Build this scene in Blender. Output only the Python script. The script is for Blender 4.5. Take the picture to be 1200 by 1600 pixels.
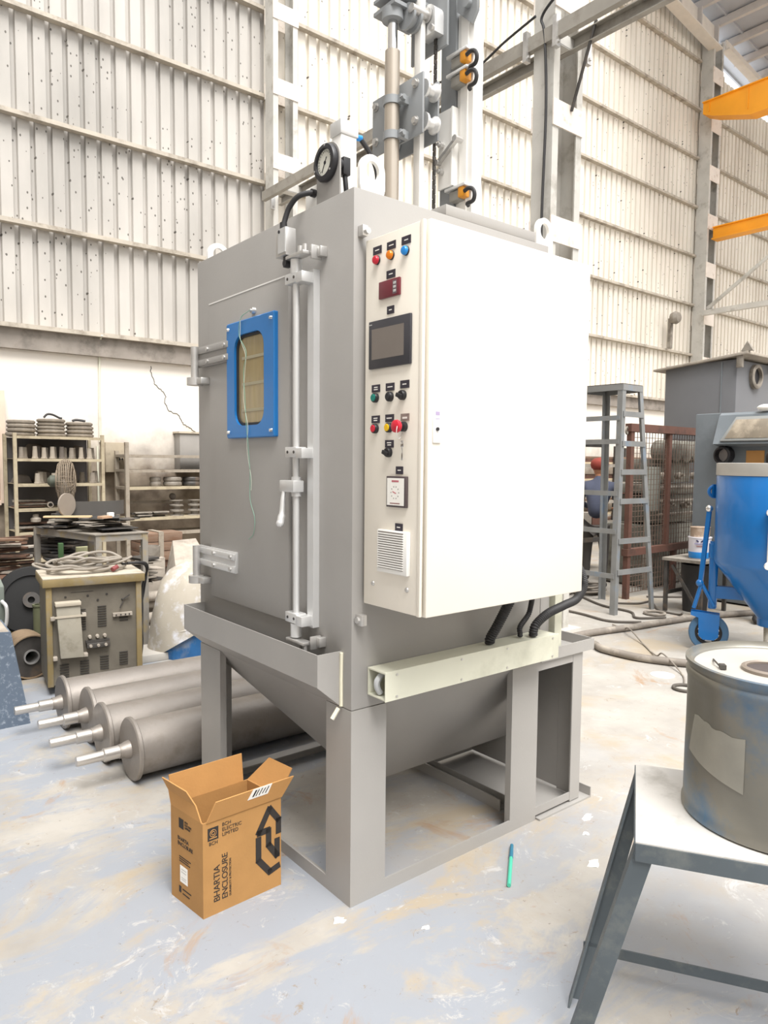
import bpy, bmesh, math, random
from mathutils import Vector, Matrix, Euler
from math import pi, cos, sin, radians as rad
for o in list(bpy.data.objects): bpy.data.objects.remove(o, do_unlink=True)
SC = bpy.context.scene; COL = SC.collection
R = random.Random(7)

# ------------------------------------------------------------------ camera
def set_camera(yaw=51.0, pitch=3.98, roll=.5, height=1.55, fpx=1120.0):
    y, p, r = rad(yaw), rad(pitch), rad(roll)
    fw = Vector((cos(y)*cos(p), sin(y)*cos(p), -sin(p))); rt = Vector((sin(y), -cos(y), 0)); up = rt.cross(fw)
    rx = cos(r)*rt + sin(r)*up; ry = -sin(r)*rt + cos(r)*up
    cd = bpy.data.cameras.new('camera'); co = bpy.data.objects.new('camera', cd); COL.objects.link(co)
    m = Matrix.Identity(4)
    for i in range(3): m[i][0] = rx[i]; m[i][1] = ry[i]; m[i][2] = -fw[i]
    m[2][3] = height
    co.matrix_world = m
    cd.sensor_fit = 'VERTICAL'; cd.sensor_height = 36; cd.sensor_width = 27; cd.lens = fpx/1600*36
    cd.clip_start = .02; cd.clip_end = 300
    SC.camera = co
set_camera()
# ------------------------------------------------------------------ light: bright overcast sky entering by the open side and the open roof bays
W = bpy.data.worlds.new('sky'); SC.world = W; W.use_nodes = True
W.node_tree.nodes['Background'].inputs[0].default_value = (.97, .985, 1.0, 1)
W.node_tree.nodes['Background'].inputs[1].default_value = 1.05
def sun(name, d, e, ang, col=(1, .975, .945)):
    l = bpy.data.lights.new(name, 'SUN'); l.energy = e; l.angle = rad(ang); l.color = col
    o = bpy.data.objects.new(name, l); COL.objects.link(o)
    o.rotation_euler = Vector(d).to_track_quat('-Z', 'Y').to_euler(); o.location = (0, -4, 12)
sun('hazy_sun', (.15, .46, -.87), 3.3, 36)
SC.view_settings.view_transform = 'Standard'; SC.view_settings.look = 'None'
SC.view_settings.exposure = .9; SC.view_settings.gamma = 1
SC.view_settings.use_curve_mapping = False

# ------------------------------------------------------------------ helpers
def lin(h):
    h = h.lstrip('#'); c = [int(h[i:i+2], 16)/255 for i in (0, 2, 4)]
    return [x/12.92 if x <= .04045 else ((x+.055)/1.055)**2.4 for x in c] + [1]
MATS = {}
def mat(name, col, rough=.5, metal=0., var=.12, scale=6., dirt=None, damt=.0, dscale=3., bump=0., bscale=40., coat=0., spec=.5, stretch=None):
    if name in MATS: return MATS[name]
    m = bpy.data.materials.new(name); m.use_nodes = True; nt = m.node_tree; N = nt.nodes; L = nt.links
    b = N['Principled BSDF']; b.inputs['Roughness'].default_value = rough; b.inputs['Metallic'].default_value = metal
    b.inputs['Specular IOR Level'].default_value = spec; b.inputs['Coat Weight'].default_value = coat
    tc = N.new('ShaderNodeTexCoord'); mp = N.new('ShaderNodeMapping'); L.new(tc.outputs['Object'], mp.inputs[0])
    if stretch: mp.inputs['Scale'].default_value = stretch
    c = lin(col); n = N.new('ShaderNodeTexNoise'); n.inputs['Scale'].default_value = scale; n.inputs['Detail'].default_value = 5
    L.new(mp.outputs[0], n.inputs['Vector'])
    r = N.new('ShaderNodeValToRGB'); r.color_ramp.elements[0].position = .3; r.color_ramp.elements[1].position = .7
    r.color_ramp.elements[0].color = [x*(1-var) for x in c[:3]] + [1]; r.color_ramp.elements[1].color = [min(1, x*(1+var)) for x in c[:3]] + [1]
    L.new(n.outputs[0], r.inputs[0]); out = r.outputs[0]
    if dirt:
        d = N.new('ShaderNodeTexNoise'); d.inputs['Scale'].default_value = dscale; d.inputs['Detail'].default_value = 8; d.inputs['Roughness'].default_value = .65
        L.new(mp.outputs[0], d.inputs['Vector'])
        q = N.new('ShaderNodeMapRange'); q.inputs[1].default_value = .62-damt*.35; q.inputs[2].default_value = .78-damt*.25; L.new(d.outputs[0], q.inputs[0])
        x = N.new('ShaderNodeMix'); x.data_type = 'RGBA'; L.new(q.outputs[0], x.inputs[0]); L.new(out, x.inputs[6]); x.inputs[7].default_value = lin(dirt); out = x.outputs[2]
    L.new(out, b.inputs['Base Color'])
    if bump:
        bn = N.new('ShaderNodeTexNoise'); bn.inputs['Scale'].default_value = bscale; bn.inputs['Detail'].default_value = 4; L.new(mp.outputs[0], bn.inputs['Vector'])
        bp = N.new('ShaderNodeBump'); bp.inputs['Strength'].default_value = bump; bp.inputs['Distance'].default_value = .01
        L.new(bn.outputs[0], bp.inputs['Height']); L.new(bp.outputs[0], b.inputs['Normal'])
    MATS[name] = m; return m

class B:
    """collects shapes into one bmesh"""
    def __init__(s): s.bm = bmesh.new()
    def _face(s, vs):
        try: return s.bm.faces.new(vs)
        except ValueError: return None
    def hexa(s, p, bev=0):
        v = [s.bm.verts.new(x) for x in p]
        fs = [s._face([v[i] for i in f]) for f in ((0,3,2,1),(4,5,6,7),(0,1,5,4),(1,2,6,5),(2,3,7,6),(3,0,4,7))]
        if bev:
            es = list({e for f in fs for e in f.edges}); bmesh.ops.bevel(s.bm, geom=es, offset=bev, segments=2, affect='EDGES', profile=.5)
        return s
    def mm(s, x0, x1, y0, y1, z0, z1, bev=0):
        return s.hexa([(x0,y0,z0),(x1,y0,z0),(x1,y1,z0),(x0,y1,z0),(x0,y0,z1),(x1,y0,z1),(x1,y1,z1),(x0,y1,z1)], bev)
    def box(s, c, sz, rot=(0,0,0), bev=0):
        m = Matrix.Translation(c) @ Euler([rad(a) for a in rot]).to_matrix().to_4x4(); h = [x/2 for x in sz]
        return s.hexa([m @ Vector((a*h[0], b*h[1], d*h[2])) for d in (-1,1) for a, b in ((-1,-1),(1,-1),(1,1),(-1,1))], bev)
    def bar(s, p0, p1, w, t, up=(0,0,1), bev=0):
        p0, p1 = Vector(p0), Vector(p1); d = (p1-p0).normalized(); u = Vector(up)
        if abs(d.dot(u)) > .98: u = Vector((0,1,0))
        a = d.cross(u).normalized(); b = a.cross(d)
        pts = []
        for p in (p0, p1):
            for i, j in ((-1,-1),(1,-1),(1,1),(-1,1)): pts.append(p + a*i*w/2 + b*j*t/2)
        return s.hexa(pts, bev)
    def angle(s, p0, p1, w, t, dir1, dir2):
        p0, p1, d1, d2 = map(Vector, (p0, p1, dir1, dir2)); d1.normalize(); d2.normalize()
        prof = [(0,0),(w,0),(w,t),(t,t),(t,w),(0,w)]
        return s.loft([[p + d1*a + d2*b for a, b in prof] for p in (p0, p1)], closed_ends=True)
    def loft(s, rings, closed_ends=True, wrap=True):
        vs = [[s.bm.verts.new(p) for p in r] for r in rings]; n = len(rings[0])
        for a, b in zip(vs, vs[1:]):
            for i in range(n if wrap else n-1): s._face([a[i], a[(i+1) % n], b[(i+1) % n], b[i]])
        if closed_ends: s._face(vs[0][::-1]); s._face(vs[-1])
        return s
    def frame(s, d):
        d = Vector(d).normalized(); u = Vector((0,0,1)) if abs(d.z) < .9 else Vector((1,0,0))
        a = d.cross(u).normalized(); return a, a.cross(d)
    def cyl(s, p0, p1, r0, r1=None, n=16):
        p0, p1 = Vector(p0), Vector(p1); r1 = r0 if r1 is None else r1; a, b = s.frame(p1-p0)
        return s.loft([[p + (a*cos(2*pi*i/n) + b*sin(2*pi*i/n))*r for i in range(n)] for p, r in ((p0,r0),(p1,r1))])
    def lathe(s, prof, c=(0,0,0), d=(0,0,1), n=24, ends=True):
        """prof: (radius, height along d)"""
        c = Vector(c); d = Vector(d).normalized(); a, b = s.frame(d)
        return s.loft([[c + d*h + (a*cos(2*pi*i/n) + b*sin(2*pi*i/n))*max(r, 1e-4) for i in range(n)] for r, h in prof], closed_ends=ends)
    def tube(s, pts, r, n=8, closed=False):
        pts = [Vector(p) for p in pts]; rings = []; m = len(pts); a = None
        for i, p in enumerate(pts):
            d = (pts[(i+1) % m]-pts[i-1]) if closed else (pts[min(i+1, m-1)]-pts[max(i-1, 0)])
            d.normalize()
            if a is None: a, _ = s.frame(d)
            a = (a - d*a.dot(d)).normalized(); b = d.cross(a)
            rings.append([p + (a*cos(2*pi*j/n) + b*sin(2*pi*j/n))*r for j in range(n)])
        if closed: rings.append(rings[0]); return s.loft(rings, closed_ends=False)
        return s.loft(rings)
    def torus(s, c, d, Rr, r, n=28, m=8):
        c = Vector(c); a, b = s.frame(d)
        return s.tube([c + (a*cos(2*pi*i/n) + b*sin(2*pi*i/n))*Rr for i in range(n)], r, m, True)
    def prism(s, poly, axis, a, b):
        """poly: 2D outline in the two other axes (cyclic order), extruded along axis from a to b"""
        def pt(u, v, w): return {'x': (w,u,v), 'y': (u,w,v), 'z': (u,v,w)}[axis]
        return s.loft([[pt(u, v, w) for u, v in poly] for w in (a, b)])
    def sheet(s, pts, t):
        p = [Vector(x) for x in pts]; n = (p[1]-p[0]).cross(p[-1]-p[0]).normalized()*t
        return s.loft([[x for x in p], [x+n for x in p]])
    def sph(s, c, r, n=14, m=8, sc=(1,1,1)):
        c = Vector(c)
        return s.loft([[c + Vector((cos(2*pi*i/n)*sin(pi*j/m)*r*sc[0], sin(2*pi*i/n)*sin(pi*j/m)*r*sc[1], -cos(pi*j/m)*r*sc[2])) for i in range(n)] for j in [.12]+list(range(1, m))+[m-.12]])
def smooth(pts, k=6):
    """Catmull-Rom through the points"""
    P = [Vector(p) for p in pts]; P = [2*P[0]-P[1]] + P + [2*P[-1]-P[-2]]; out = []
    for i in range(1, len(P)-2):
        for j in range(k):
            t = j/k; a, b, c, d = P[i-1:i+3]
            out.append(.5*((2*b)+(c-a)*t+(2*a-5*b+4*c-d)*t*t+(3*b-a-3*c+d)*t**3))
    return out + [P[-2]]
def tag(o, label=None, cat=None, group=None, kind=None):
    for k, v in (('label', label), ('category', cat), ('group', group), ('kind', kind)):
        if v: o[k] = v
    return o
def wm(o):
    m = o.matrix_basis.copy()
    while o.parent: o = o.parent; m = o.matrix_basis @ m
    return m
def thing(name, label, cat, loc=(0,0,0), rz=0, group=None, kind=None):
    o = bpy.data.objects.new(name, None); COL.objects.link(o); o.location = loc; o.rotation_euler = (0, 0, rad(rz)); o.empty_display_size = .1
    return tag(o, label, cat, group, kind)
def obj(name, b, m, parent=None, world=True, sm=40, label=None, cat=None, group=None, kind=None):
    bm = b.bm if isinstance(b, B) else b
    bmesh.ops.recalc_face_normals(bm, faces=bm.faces)
    if parent is not None and world: bm.transform(wm(parent).inverted())
    me = bpy.data.meshes.new(name)
    o = bpy.data.objects.new(name, me)
    if parent is None:      # origin of a lone mesh at its base
        xs = [v.co for v in bm.verts]; c = Vector(((min(v.x for v in xs)+max(v.x for v in xs))/2, (min(v.y for v in xs)+max(v.y for v in xs))/2, min(v.z for v in xs)))
        bm.transform(Matrix.Translation(-c)); o.location = c
    bm.to_mesh(me); bm.free(); me.materials.append(m)
    if sm:
        me.polygons.foreach_set('use_smooth', [True]*len(me.polygons)); me.set_sharp_from_angle(angle=rad(sm))
    COL.objects.link(o); o.parent = parent
    return tag(o, label, cat, group, kind)
def dup(o, loc=None, rz=None, parent=None, label=None, group=None, rot=None):
    c = o.copy(); COL.objects.link(c)
    if parent is not None: c.parent = parent
    if loc is not None: c.location = loc
    if rz is not None: c.rotation_euler = (0, 0, rad(rz))
    if rot is not None: c.rotation_euler = [rad(a) for a in rot]
    if label: c['label'] = label
    if group: c['group'] = group
    for ch in list(o.children): dup(ch, parent=c)
    return c
FONT = None
def text(s, size, m, parent, origin, xdir, ydir, name='lettering', depth=.0006, ax='LEFT', space=1.0):
    """flat lettering standing a hair proud of the surface it is printed on"""
    cu = bpy.data.curves.new('t', 'FONT'); cu.body = s; cu.size = size; cu.extrude = depth; cu.align_x = ax; cu.space_character = space
    to = bpy.data.objects.new('t', cu); me = bpy.data.meshes.new_from_object(to); bpy.data.objects.remove(to)
    x, y = Vector(xdir).normalized(), Vector(ydir).normalized(); z = x.cross(y); M4 = Matrix.Identity(4)
    for i in range(3): M4[i][0] = x[i]; M4[i][1] = y[i]; M4[i][2] = z[i]; M4[i][3] = origin[i]
    me.transform(M4)
    if parent is not None: me.transform(wm(parent).inverted())
    me.materials.clear(); me.materials.append(m); me.name = name
    o = bpy.data.objects.new(name, me); COL.objects.link(o); o.parent = parent
    return o

ORD = ('first', 'second', 'third', 'fourth', 'fifth', 'sixth', 'seventh', 'eighth', 'ninth', 'tenth', 'eleventh', 'twelfth', 'thirteenth', 'fourteenth', 'fifteenth', 'sixteenth')
# ------------------------------------------------------------------ materials
GREY = mat('grey_paint', '#9b9894', .40, 0, .05, 2.5, bump=.03, bscale=120)
LIFTGREY = mat('lift_grey_paint', '#8b8e90', .45, 0, .06, 4)
WHITEP = mat('white_paint', '#e9e7e2', .45, 0, .03)
CREAM = mat('cream_enclosure_paint', '#ece5d8', .38, 0, .02, 2, bump=.05, bscale=400)
TRUNK = mat('trunking_ivory', '#d3d2c0', .5, 0, .05, 5, '#b9b8a6', .3)
ZINC = mat('zinc_plated_steel', '#c9c7c4', .38, .75, .12, 12)
CHROME = mat('chrome', '#dcdcdc', .18, 1, .03)
ALU = mat('aluminium', '#d9d9d8', .35, .55, .04, 8)
BLACK = mat('black_plastic', '#222124', .45, 0, .1, 20)
RUBBER = mat('black_rubber', '#2b2a2b', .6, 0, .12, 15)
STEELDK = mat('dark_steel', '#4c4946', .55, .35, .3, 9, '#6b5a4a', .25, 6)
RUST = mat('rusty_steel', '#5f4536', .8, .1, .3, 7, '#3c302a', .4, 5)
RUSTED = mat('rust_red_paint', '#65453a', .75, .1, .2, 6, '#4a3730', .35, 6)
DUST = mat('dusty_metal', '#8d867c', .75, .1, .18, 8, '#6a6258', .4, 5, .2, 60)
DUSTL = mat('pale_dusty_metal', '#a39a8e', .8, .05, .15, 10, '#857b70', .3, 6, .15, 60)
IRON = mat('black_iron_plate', '#3d3c3c', .6, .3, .3, 8, '#5d564e', .35, 7)
ROLLER = mat('roller_steel', '#918a83', .45, .45, .12, 5, '#7b736a', .4, 5, .08, 50)
CARD = mat('cardboard', '#a87d49', .85, 0, .07, 9, bump=.08, bscale=90)
CARDIN = mat('cardboard_inside', '#b98951', .85, 0, .05, 9, bump=.08, bscale=90)
INK = mat('black_print', '#2c2724', .8, 0, .1)
BLUE = mat('blue_paint', '#0b66ac', .3, 0, .08, 3, coat=.25)
BLUELT = mat('bright_blue_frame', '#1a70b4', .35, 0, .06, 4, coat=.2)
ORANGE = mat('crane_orange', '#f6a41c', .45, 0, .08, 1.5)
COLM = mat('column_paint', '#c1beb7', .6, 0, .10, 3, '#9a958b', .25, 4, .1, 30)
COLBAT = mat('batten_paint', '#e2d8cd', .65, 0, .06, 4, '#b9a692', .2, 9)
BLUEGREY = mat('blue_grey_machine_paint', '#6d7479', .5, 0, .1, 2, '#7d8388', .3, 1.2)
PAPER = mat('white_paper', '#f2efe8', .8, 0, .04)
SHELFP = mat('cream_shelf_paint', '#a99d84', .65, 0, .12, 8, '#8d7f6a', .35, 9)
CUP = mat('dusty_clay_castings', '#857c70', .85, 0, .18, 12, '#5f574d', .4, 8)
WOOD = mat('crate_wood', '#77604f', .8, 0, .2, 5, '#6d4d38', .4, 6, stretch=(1, 1, 6))
GREEN = mat('green_plastic', '#117a6c', .35, 0, .05)
RED = mat('red_plastic', '#c81f35', .35, 0, .05)
YELLOW = mat('yellow_plastic', '#e8b90c', .35, 0, .05)
AMBER = mat('amber_lens', '#e87f06', .3, 0, .05)
SKYB = mat('blue_lens', '#2089d8', .3, 0, .05)
PLATE = mat('nameplate_black', '#35303a', .5, 0, .05)
# ------------------------------------------------------------------ the hall
def floor_material():
    m = bpy.data.materials.new('worn_painted_concrete'); m.use_nodes = True; nt = m.node_tree; N = nt.nodes; L = nt.links; b = N['Principled BSDF']
    tc = N.new('ShaderNodeTexCoord')
    def noise(sc, det=6, ro=.6, dist=0., st=(1,1,1)):
        mp = N.new('ShaderNodeMapping'); mp.inputs['Scale'].default_value = st; mp.inputs['Location'].default_value = (R.random()*9, R.random()*9, 0); mp.inputs['Rotation'].default_value = (0, 0, .5)
        L.new(tc.outputs['Object'], mp.inputs[0]); n = N.new('ShaderNodeTexNoise'); n.inputs['Scale'].default_value = sc; n.inputs['Detail'].default_value = det; n.inputs['Roughness'].default_value = ro; n.inputs['Distortion'].default_value = dist
        L.new(mp.outputs[0], n.inputs['Vector']); return n.outputs[0]
    def rng(v, a, c):
        q = N.new('ShaderNodeMapRange'); q.inputs[1].default_value = a; q.inputs[2].default_value = c; L.new(v, q.inputs[0]); return q.outputs[0]
    def mix(f, a, c):
        x = N.new('ShaderNodeMix'); x.data_type = 'RGBA'; L.new(f, x.inputs[0])
        for s, v in ((6, a), (7, c)):
            if isinstance(v, str): x.inputs[s].default_value = lin(v)
            else: L.new(v, x.inputs[s])
        return x.outputs[2]
    base = mix(rng(noise(3.1), .3, .7), '#96918a', '#aca79f')
    base = mix(rng(noise(.9, 9, .7, .4), .53, .62), base, '#a29684')                    # ochre stain patches
    g = N.new('ShaderNodeNewGeometry'); sx = N.new('ShaderNodeSeparateXYZ'); L.new(g.outputs['Position'], sx.inputs[0])
    px = N.new('ShaderNodeMath'); px.operation = 'MULTIPLY_ADD'; px.inputs[1].default_value = 4.; L.new(noise(.7, 6), px.inputs[0]); L.new(sx.outputs[0], px.inputs[2])
    keep = N.new('ShaderNodeMapRange'); keep.inputs[1].default_value = 5.2; keep.inputs[2].default_value = 3.6; keep.inputs[4].default_value = .9; L.new(px.outputs[0], keep.inputs[0])      # the paint survives mainly on the left of the floor
    pm = N.new('ShaderNodeMath'); pm.operation = 'MULTIPLY'; L.new(rng(noise(1.15, 9, .72, .6, (1, 2.1, 1)), .44, .52), pm.inputs[0]); L.new(keep.outputs[0], pm.inputs[1])
    base = mix(pm.outputs[0], base, '#8f949c')      # what is left of a pale blue-grey paint
    base = mix(rng(noise(2.2, 8, .7, .8), .60, .70), base, '#9b836c')                    # rust coloured scuffs
    base = mix(rng(noise(5., 10, .78, 1.6), .58, .64), base, '#aeacaa')                   # scraped bare streaks
    base = mix(rng(noise(9., 10, .8, 2.), .60, .66), base, '#8a7d6e')                      # scuffs
    base = mix(rng(noise(26., 8, .75), .64, .70), base, '#6b645c')                        # grit
    L.new(base, b.inputs['Base Color'])
    r = N.new('ShaderNodeMapRange'); r.inputs[3].default_value = .38; r.inputs[4].default_value = .7; L.new(noise(2.5), r.inputs[0]); L.new(r.outputs[0], b.inputs['Roughness'])
    bp = N.new('ShaderNodeBump'); bp.inputs['Strength'].default_value = .12; bp.inputs['Distance'].default_value = .01; L.new(noise(22., 7), bp.inputs['Height']); L.new(bp.outputs[0], b.inputs['Normal'])
    return m
obj('floor', B().mm(-9, 34, -14, 10, -.15, 0), floor_material(), sm=0, label='worn concrete hall floor with patches of pale blue paint', kind='structure')

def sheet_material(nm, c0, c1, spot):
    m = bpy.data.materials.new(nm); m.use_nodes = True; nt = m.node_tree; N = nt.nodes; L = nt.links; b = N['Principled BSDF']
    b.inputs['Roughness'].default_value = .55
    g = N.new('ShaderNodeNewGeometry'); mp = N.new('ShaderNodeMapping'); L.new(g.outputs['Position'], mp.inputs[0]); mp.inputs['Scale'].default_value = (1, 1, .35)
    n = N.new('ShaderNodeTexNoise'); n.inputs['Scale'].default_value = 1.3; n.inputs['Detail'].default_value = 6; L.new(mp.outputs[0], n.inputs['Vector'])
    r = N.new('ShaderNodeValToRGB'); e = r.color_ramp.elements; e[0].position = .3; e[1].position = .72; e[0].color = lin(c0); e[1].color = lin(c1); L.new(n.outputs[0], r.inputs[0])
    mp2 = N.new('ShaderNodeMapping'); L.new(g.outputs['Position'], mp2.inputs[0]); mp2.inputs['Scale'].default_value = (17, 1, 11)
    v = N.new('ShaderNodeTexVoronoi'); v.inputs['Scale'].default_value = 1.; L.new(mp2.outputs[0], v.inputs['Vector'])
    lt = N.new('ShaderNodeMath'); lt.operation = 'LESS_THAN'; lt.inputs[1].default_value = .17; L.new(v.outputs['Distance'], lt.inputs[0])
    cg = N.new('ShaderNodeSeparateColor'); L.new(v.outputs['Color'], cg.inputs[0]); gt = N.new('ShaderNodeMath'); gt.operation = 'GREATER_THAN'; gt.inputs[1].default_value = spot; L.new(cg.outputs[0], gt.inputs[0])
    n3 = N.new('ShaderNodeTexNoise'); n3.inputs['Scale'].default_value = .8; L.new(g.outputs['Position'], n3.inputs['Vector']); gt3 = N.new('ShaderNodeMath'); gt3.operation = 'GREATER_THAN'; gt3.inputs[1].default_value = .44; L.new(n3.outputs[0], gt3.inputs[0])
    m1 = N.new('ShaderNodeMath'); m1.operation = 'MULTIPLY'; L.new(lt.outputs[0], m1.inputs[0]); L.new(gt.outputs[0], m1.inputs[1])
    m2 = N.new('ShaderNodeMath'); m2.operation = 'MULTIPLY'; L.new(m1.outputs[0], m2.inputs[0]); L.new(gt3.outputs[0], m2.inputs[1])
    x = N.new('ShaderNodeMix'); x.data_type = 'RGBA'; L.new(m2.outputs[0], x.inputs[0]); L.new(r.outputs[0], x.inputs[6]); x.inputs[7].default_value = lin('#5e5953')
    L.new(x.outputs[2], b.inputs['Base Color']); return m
def plaster_material():
    m = bpy.data.materials.new('limewashed_plaster'); m.use_nodes = True; nt = m.node_tree; N = nt.nodes; L = nt.links; b = N['Principled BSDF']; b.inputs['Roughness'].default_value = .85
    g = N.new('ShaderNodeNewGeometry'); n = N.new('ShaderNodeTexNoise'); n.inputs['Scale'].default_value = 1.6; n.inputs['Detail'].default_value = 8; n.inputs['Roughness'].default_value = .65; L.new(g.outputs['Position'], n.inputs['Vector'])
    sx = N.new('ShaderNodeSeparateXYZ'); L.new(g.outputs['Position'], sx.inputs[0])
    ma = N.new('ShaderNodeMath'); ma.operation = 'MULTIPLY_ADD'; ma.inputs[1].default_value = 1.1; L.new(n.outputs[0], ma.inputs[0]); L.new(sx.outputs[2], ma.inputs[2])
    q = N.new('ShaderNodeMapRange'); q.inputs[1].default_value = 1.95; q.inputs[2].default_value = 2.7; L.new(ma.outputs[0], q.inputs[0])      # oily dirt rubbed in at bench height, with a ragged edge
    n2 = N.new('ShaderNodeTexNoise'); n2.inputs['Scale'].default_value = 5; n2.inputs['Detail'].default_value = 7; L.new(g.outputs['Position'], n2.inputs['Vector'])
    d = N.new('ShaderNodeValToRGB'); d.color_ramp.elements[0].color = lin('#6d6053'); d.color_ramp.elements[1].color = lin('#9c8f7e'); d.color_ramp.elements[0].position = .35; d.color_ramp.elements[1].position = .65; L.new(n2.outputs[0], d.inputs[0])
    x = N.new('ShaderNodeMix'); x.data_type = 'RGBA'; L.new(q.outputs[0], x.inputs[0]); L.new(d.outputs[0], x.inputs[6]); x.inputs[7].default_value = lin('#e9e2d8')
    L.new(x.outputs[2], b.inputs['Base Color']); return m
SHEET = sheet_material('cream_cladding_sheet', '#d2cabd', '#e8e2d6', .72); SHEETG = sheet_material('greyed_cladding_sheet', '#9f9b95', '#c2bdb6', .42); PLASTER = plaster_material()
GIRT = mat('girt_paint', '#b3aa9c', .65, .0, .12, 4, '#857b6e', .35, 5)
PLINTH = mat('plinth_beam_paint', '#8f877e', .7, 0, .15, 5, '#6b645c', .35, 4)
def roof_z(x): return 11.86 + (17.5-x)*.135
wb = thing('wall_back', 'white ribbed metal sheet wall above a limewashed plaster base', None, (0, 9.3, 0), kind='structure')
obj('plaster_base', B().mm(-9, 34, 9.25, 9.5, 0, 2.82), PLASTER, wb, sm=0)
obj('plinth_beam', B().mm(-9, 34, 9.17, 9.45, 2.82, 3.05), PLINTH, wb, sm=0)
obj('plinth_ledge', B().mm(-9, 34, 9.10, 9.45, 3.05, 3.10), GIRT, wb, sm=0)
def rib_sheet():
    b = B(); pts = []; p = .19
    for k in range(5):
        x = k*p
        pts += [(x, 0), (x+.128, 0), (x+.134, .045), (x+.180, .045)]
    pts.append((.95, 0))
    b.loft([[(x, y, z) for x, y in pts] for z in (0, 1)], closed_ends=False, wrap=False); return b
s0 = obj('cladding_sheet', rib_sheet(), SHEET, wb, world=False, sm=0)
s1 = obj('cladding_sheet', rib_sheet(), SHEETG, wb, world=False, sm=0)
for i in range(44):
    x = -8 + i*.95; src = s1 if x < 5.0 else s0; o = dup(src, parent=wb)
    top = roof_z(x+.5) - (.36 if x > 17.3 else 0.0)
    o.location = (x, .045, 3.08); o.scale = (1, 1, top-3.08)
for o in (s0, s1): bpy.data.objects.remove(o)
for k, z in enumerate((4.29, 5.51, 6.70, 7.88, 9.04, 10.18, 11.3)):
    xe = 17.3 if z > 11 else 33
    obj('girt', B().mm(-9, xe, 9.25, 9.345, z-.03, z+.02), GIRT, wb, sm=0)
crack = smooth([(3.55, 9.246, 2.78), (3.62, 9.246, 2.55), (3.74, 9.246, 2.42), (3.78, 9.246, 2.22), (3.95, 9.246, 2.14), (4.02, 9.246, 2.02), (4.12, 9.246, 1.98), (4.2, 9.246, 1.86)], 7)
obj('plaster_crack', B().tube([Vector(p)+Vector((R.uniform(-.016,.016), 0, R.uniform(-.012,.012))) for p in crack], .0045, 4), STEELDK, wb)
obj('wall_front_blocker', B().mm(-9, 34, -14.2, -14, 0, 7), PLASTER, sm=0, label='plain added wall behind the viewpoint holding back low sky light', kind='structure')  # unseen wall added so low sky light stays out from under the machine
obj('wall_left_blocker', B().mm(-9.2, -9, -14, 10, 0, 12), PLASTER, sm=0, label='plain unseen side wall added to block light from the left', kind='structure')  # unseen wall added to keep sky light off left-facing sides
obj('wall_right', B().mm(34, 34.2, -14, 10, 0, 9.6), PLASTER, sm=0, label='far side wall of the hall', kind='structure')
w1 = thing('window_1', 'window with a pale wooden frame in the plaster wall at the left edge', None, (1.2, 9.2, 1.05), kind='structure')
WFR = mat('window_frame_wood', '#d9c3b0', .6, 0, .08)
obj('pane', B().mm(.7, 1.76, 9.215, 9.245, 1.07, 2.29), mat('dark_window_glass', '#3d3634', .15, 0, .2), w1)
obj('frame', B().mm(1.755, 1.82, 9.16, 9.25, 1.04, 2.33).mm(.6, 1.755, 9.16, 9.25, 2.28, 2.33).mm(.6, 1.755, 9.14, 9.25, 1.02, 1.07).mm(1.2, 1.25, 9.17, 9.25, 1.07, 2.28), WFR, w1)
# roof over the far bays
RSHEET = mat('roof_sheet_metal', '#b4b7bd', .55, .1, .08, 1); PURL = mat('purlin_paint', '#c3bdb9', .6, 0, .06); RAFT = mat('rafter_paint', '#ddd6cc', .6, 0, .05)
ce = thing('ceiling', 'sloping metal roof with purlins and a pale rafter', None, (17.5, 5, 11.86), kind='structure')
def roof_pt(x, y, dz): return (x, y, roof_z(x)+dz)
rs = None
for i in range(16):
    y0 = -5.2 + i*.93
    if y0 < 3.2: continue          # the bays nearer the viewpoint are open skylights
    b = B().hexa([roof_pt(13.5, y0, .30), roof_pt(33.9, y0, .30), roof_pt(33.9, y0+.9, .30), roof_pt(13.5, y0+.9, .30)] + [roof_pt(13.5, y0, .33), roof_pt(33.9, y0, .33), roof_pt(33.9, y0+.9, .33), roof_pt(13.5, y0+.9, .33)])
    b.hexa([roof_pt(13.5, y0+.88, .24), roof_pt(33.9, y0+.88, .24), roof_pt(33.9, y0+.93, .24), roof_pt(13.5, y0+.93, .24)] + [roof_pt(13.5, y0+.88, .33), roof_pt(33.9, y0+.88, .33), roof_pt(33.9, y0+.93, .33), roof_pt(13.5, y0+.93, .33)])
    obj('roof_sheet', b, RSHEET, ce, sm=0)
for i in range(20):
    x = 14.1 + i*.82; obj('purlin', B().mm(x-.05, x+.05, -5, 9.3, roof_z(x)+.10, roof_z(x)+.27), PURL, ce, sm=0)
for i in range(25):  # unseen roof strip added to shade the left part of the hall
    y0 = -13.9 + i*.93; q = [(x, y, 14.0+.02*(x+9)+dz) for dz in (0, .03) for x, y in ((-9, y0), (-4, y0), (-4, y0+.92), (-9, y0+.92))]
    obj('roof_sheet', B().hexa(q), RSHEET, ce, sm=0)
def sl(x0, x1, y0, y1, d0, d1): return B().hexa([roof_pt(x0,y0,d0), roof_pt(x1,y0,d0), roof_pt(x1,y1,d0), roof_pt(x0,y1,d0), roof_pt(x0,y0,d1), roof_pt(x1,y0,d1), roof_pt(x1,y1,d1), roof_pt(x0,y1,d1)])
obj('rafter_web', sl(13.6, 17.5, 8.98, 9.02, -.34, .1), RAFT, ce, sm=0)
obj('rafter_flange', sl(13.6, 17.5, 8.86, 9.14, -.37, -.34), RAFT, ce, sm=0)
obj('rafter_web', sl(17.9, 33.9, 8.98, 9.02, -.12, .1), RAFT, ce, sm=0)
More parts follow.
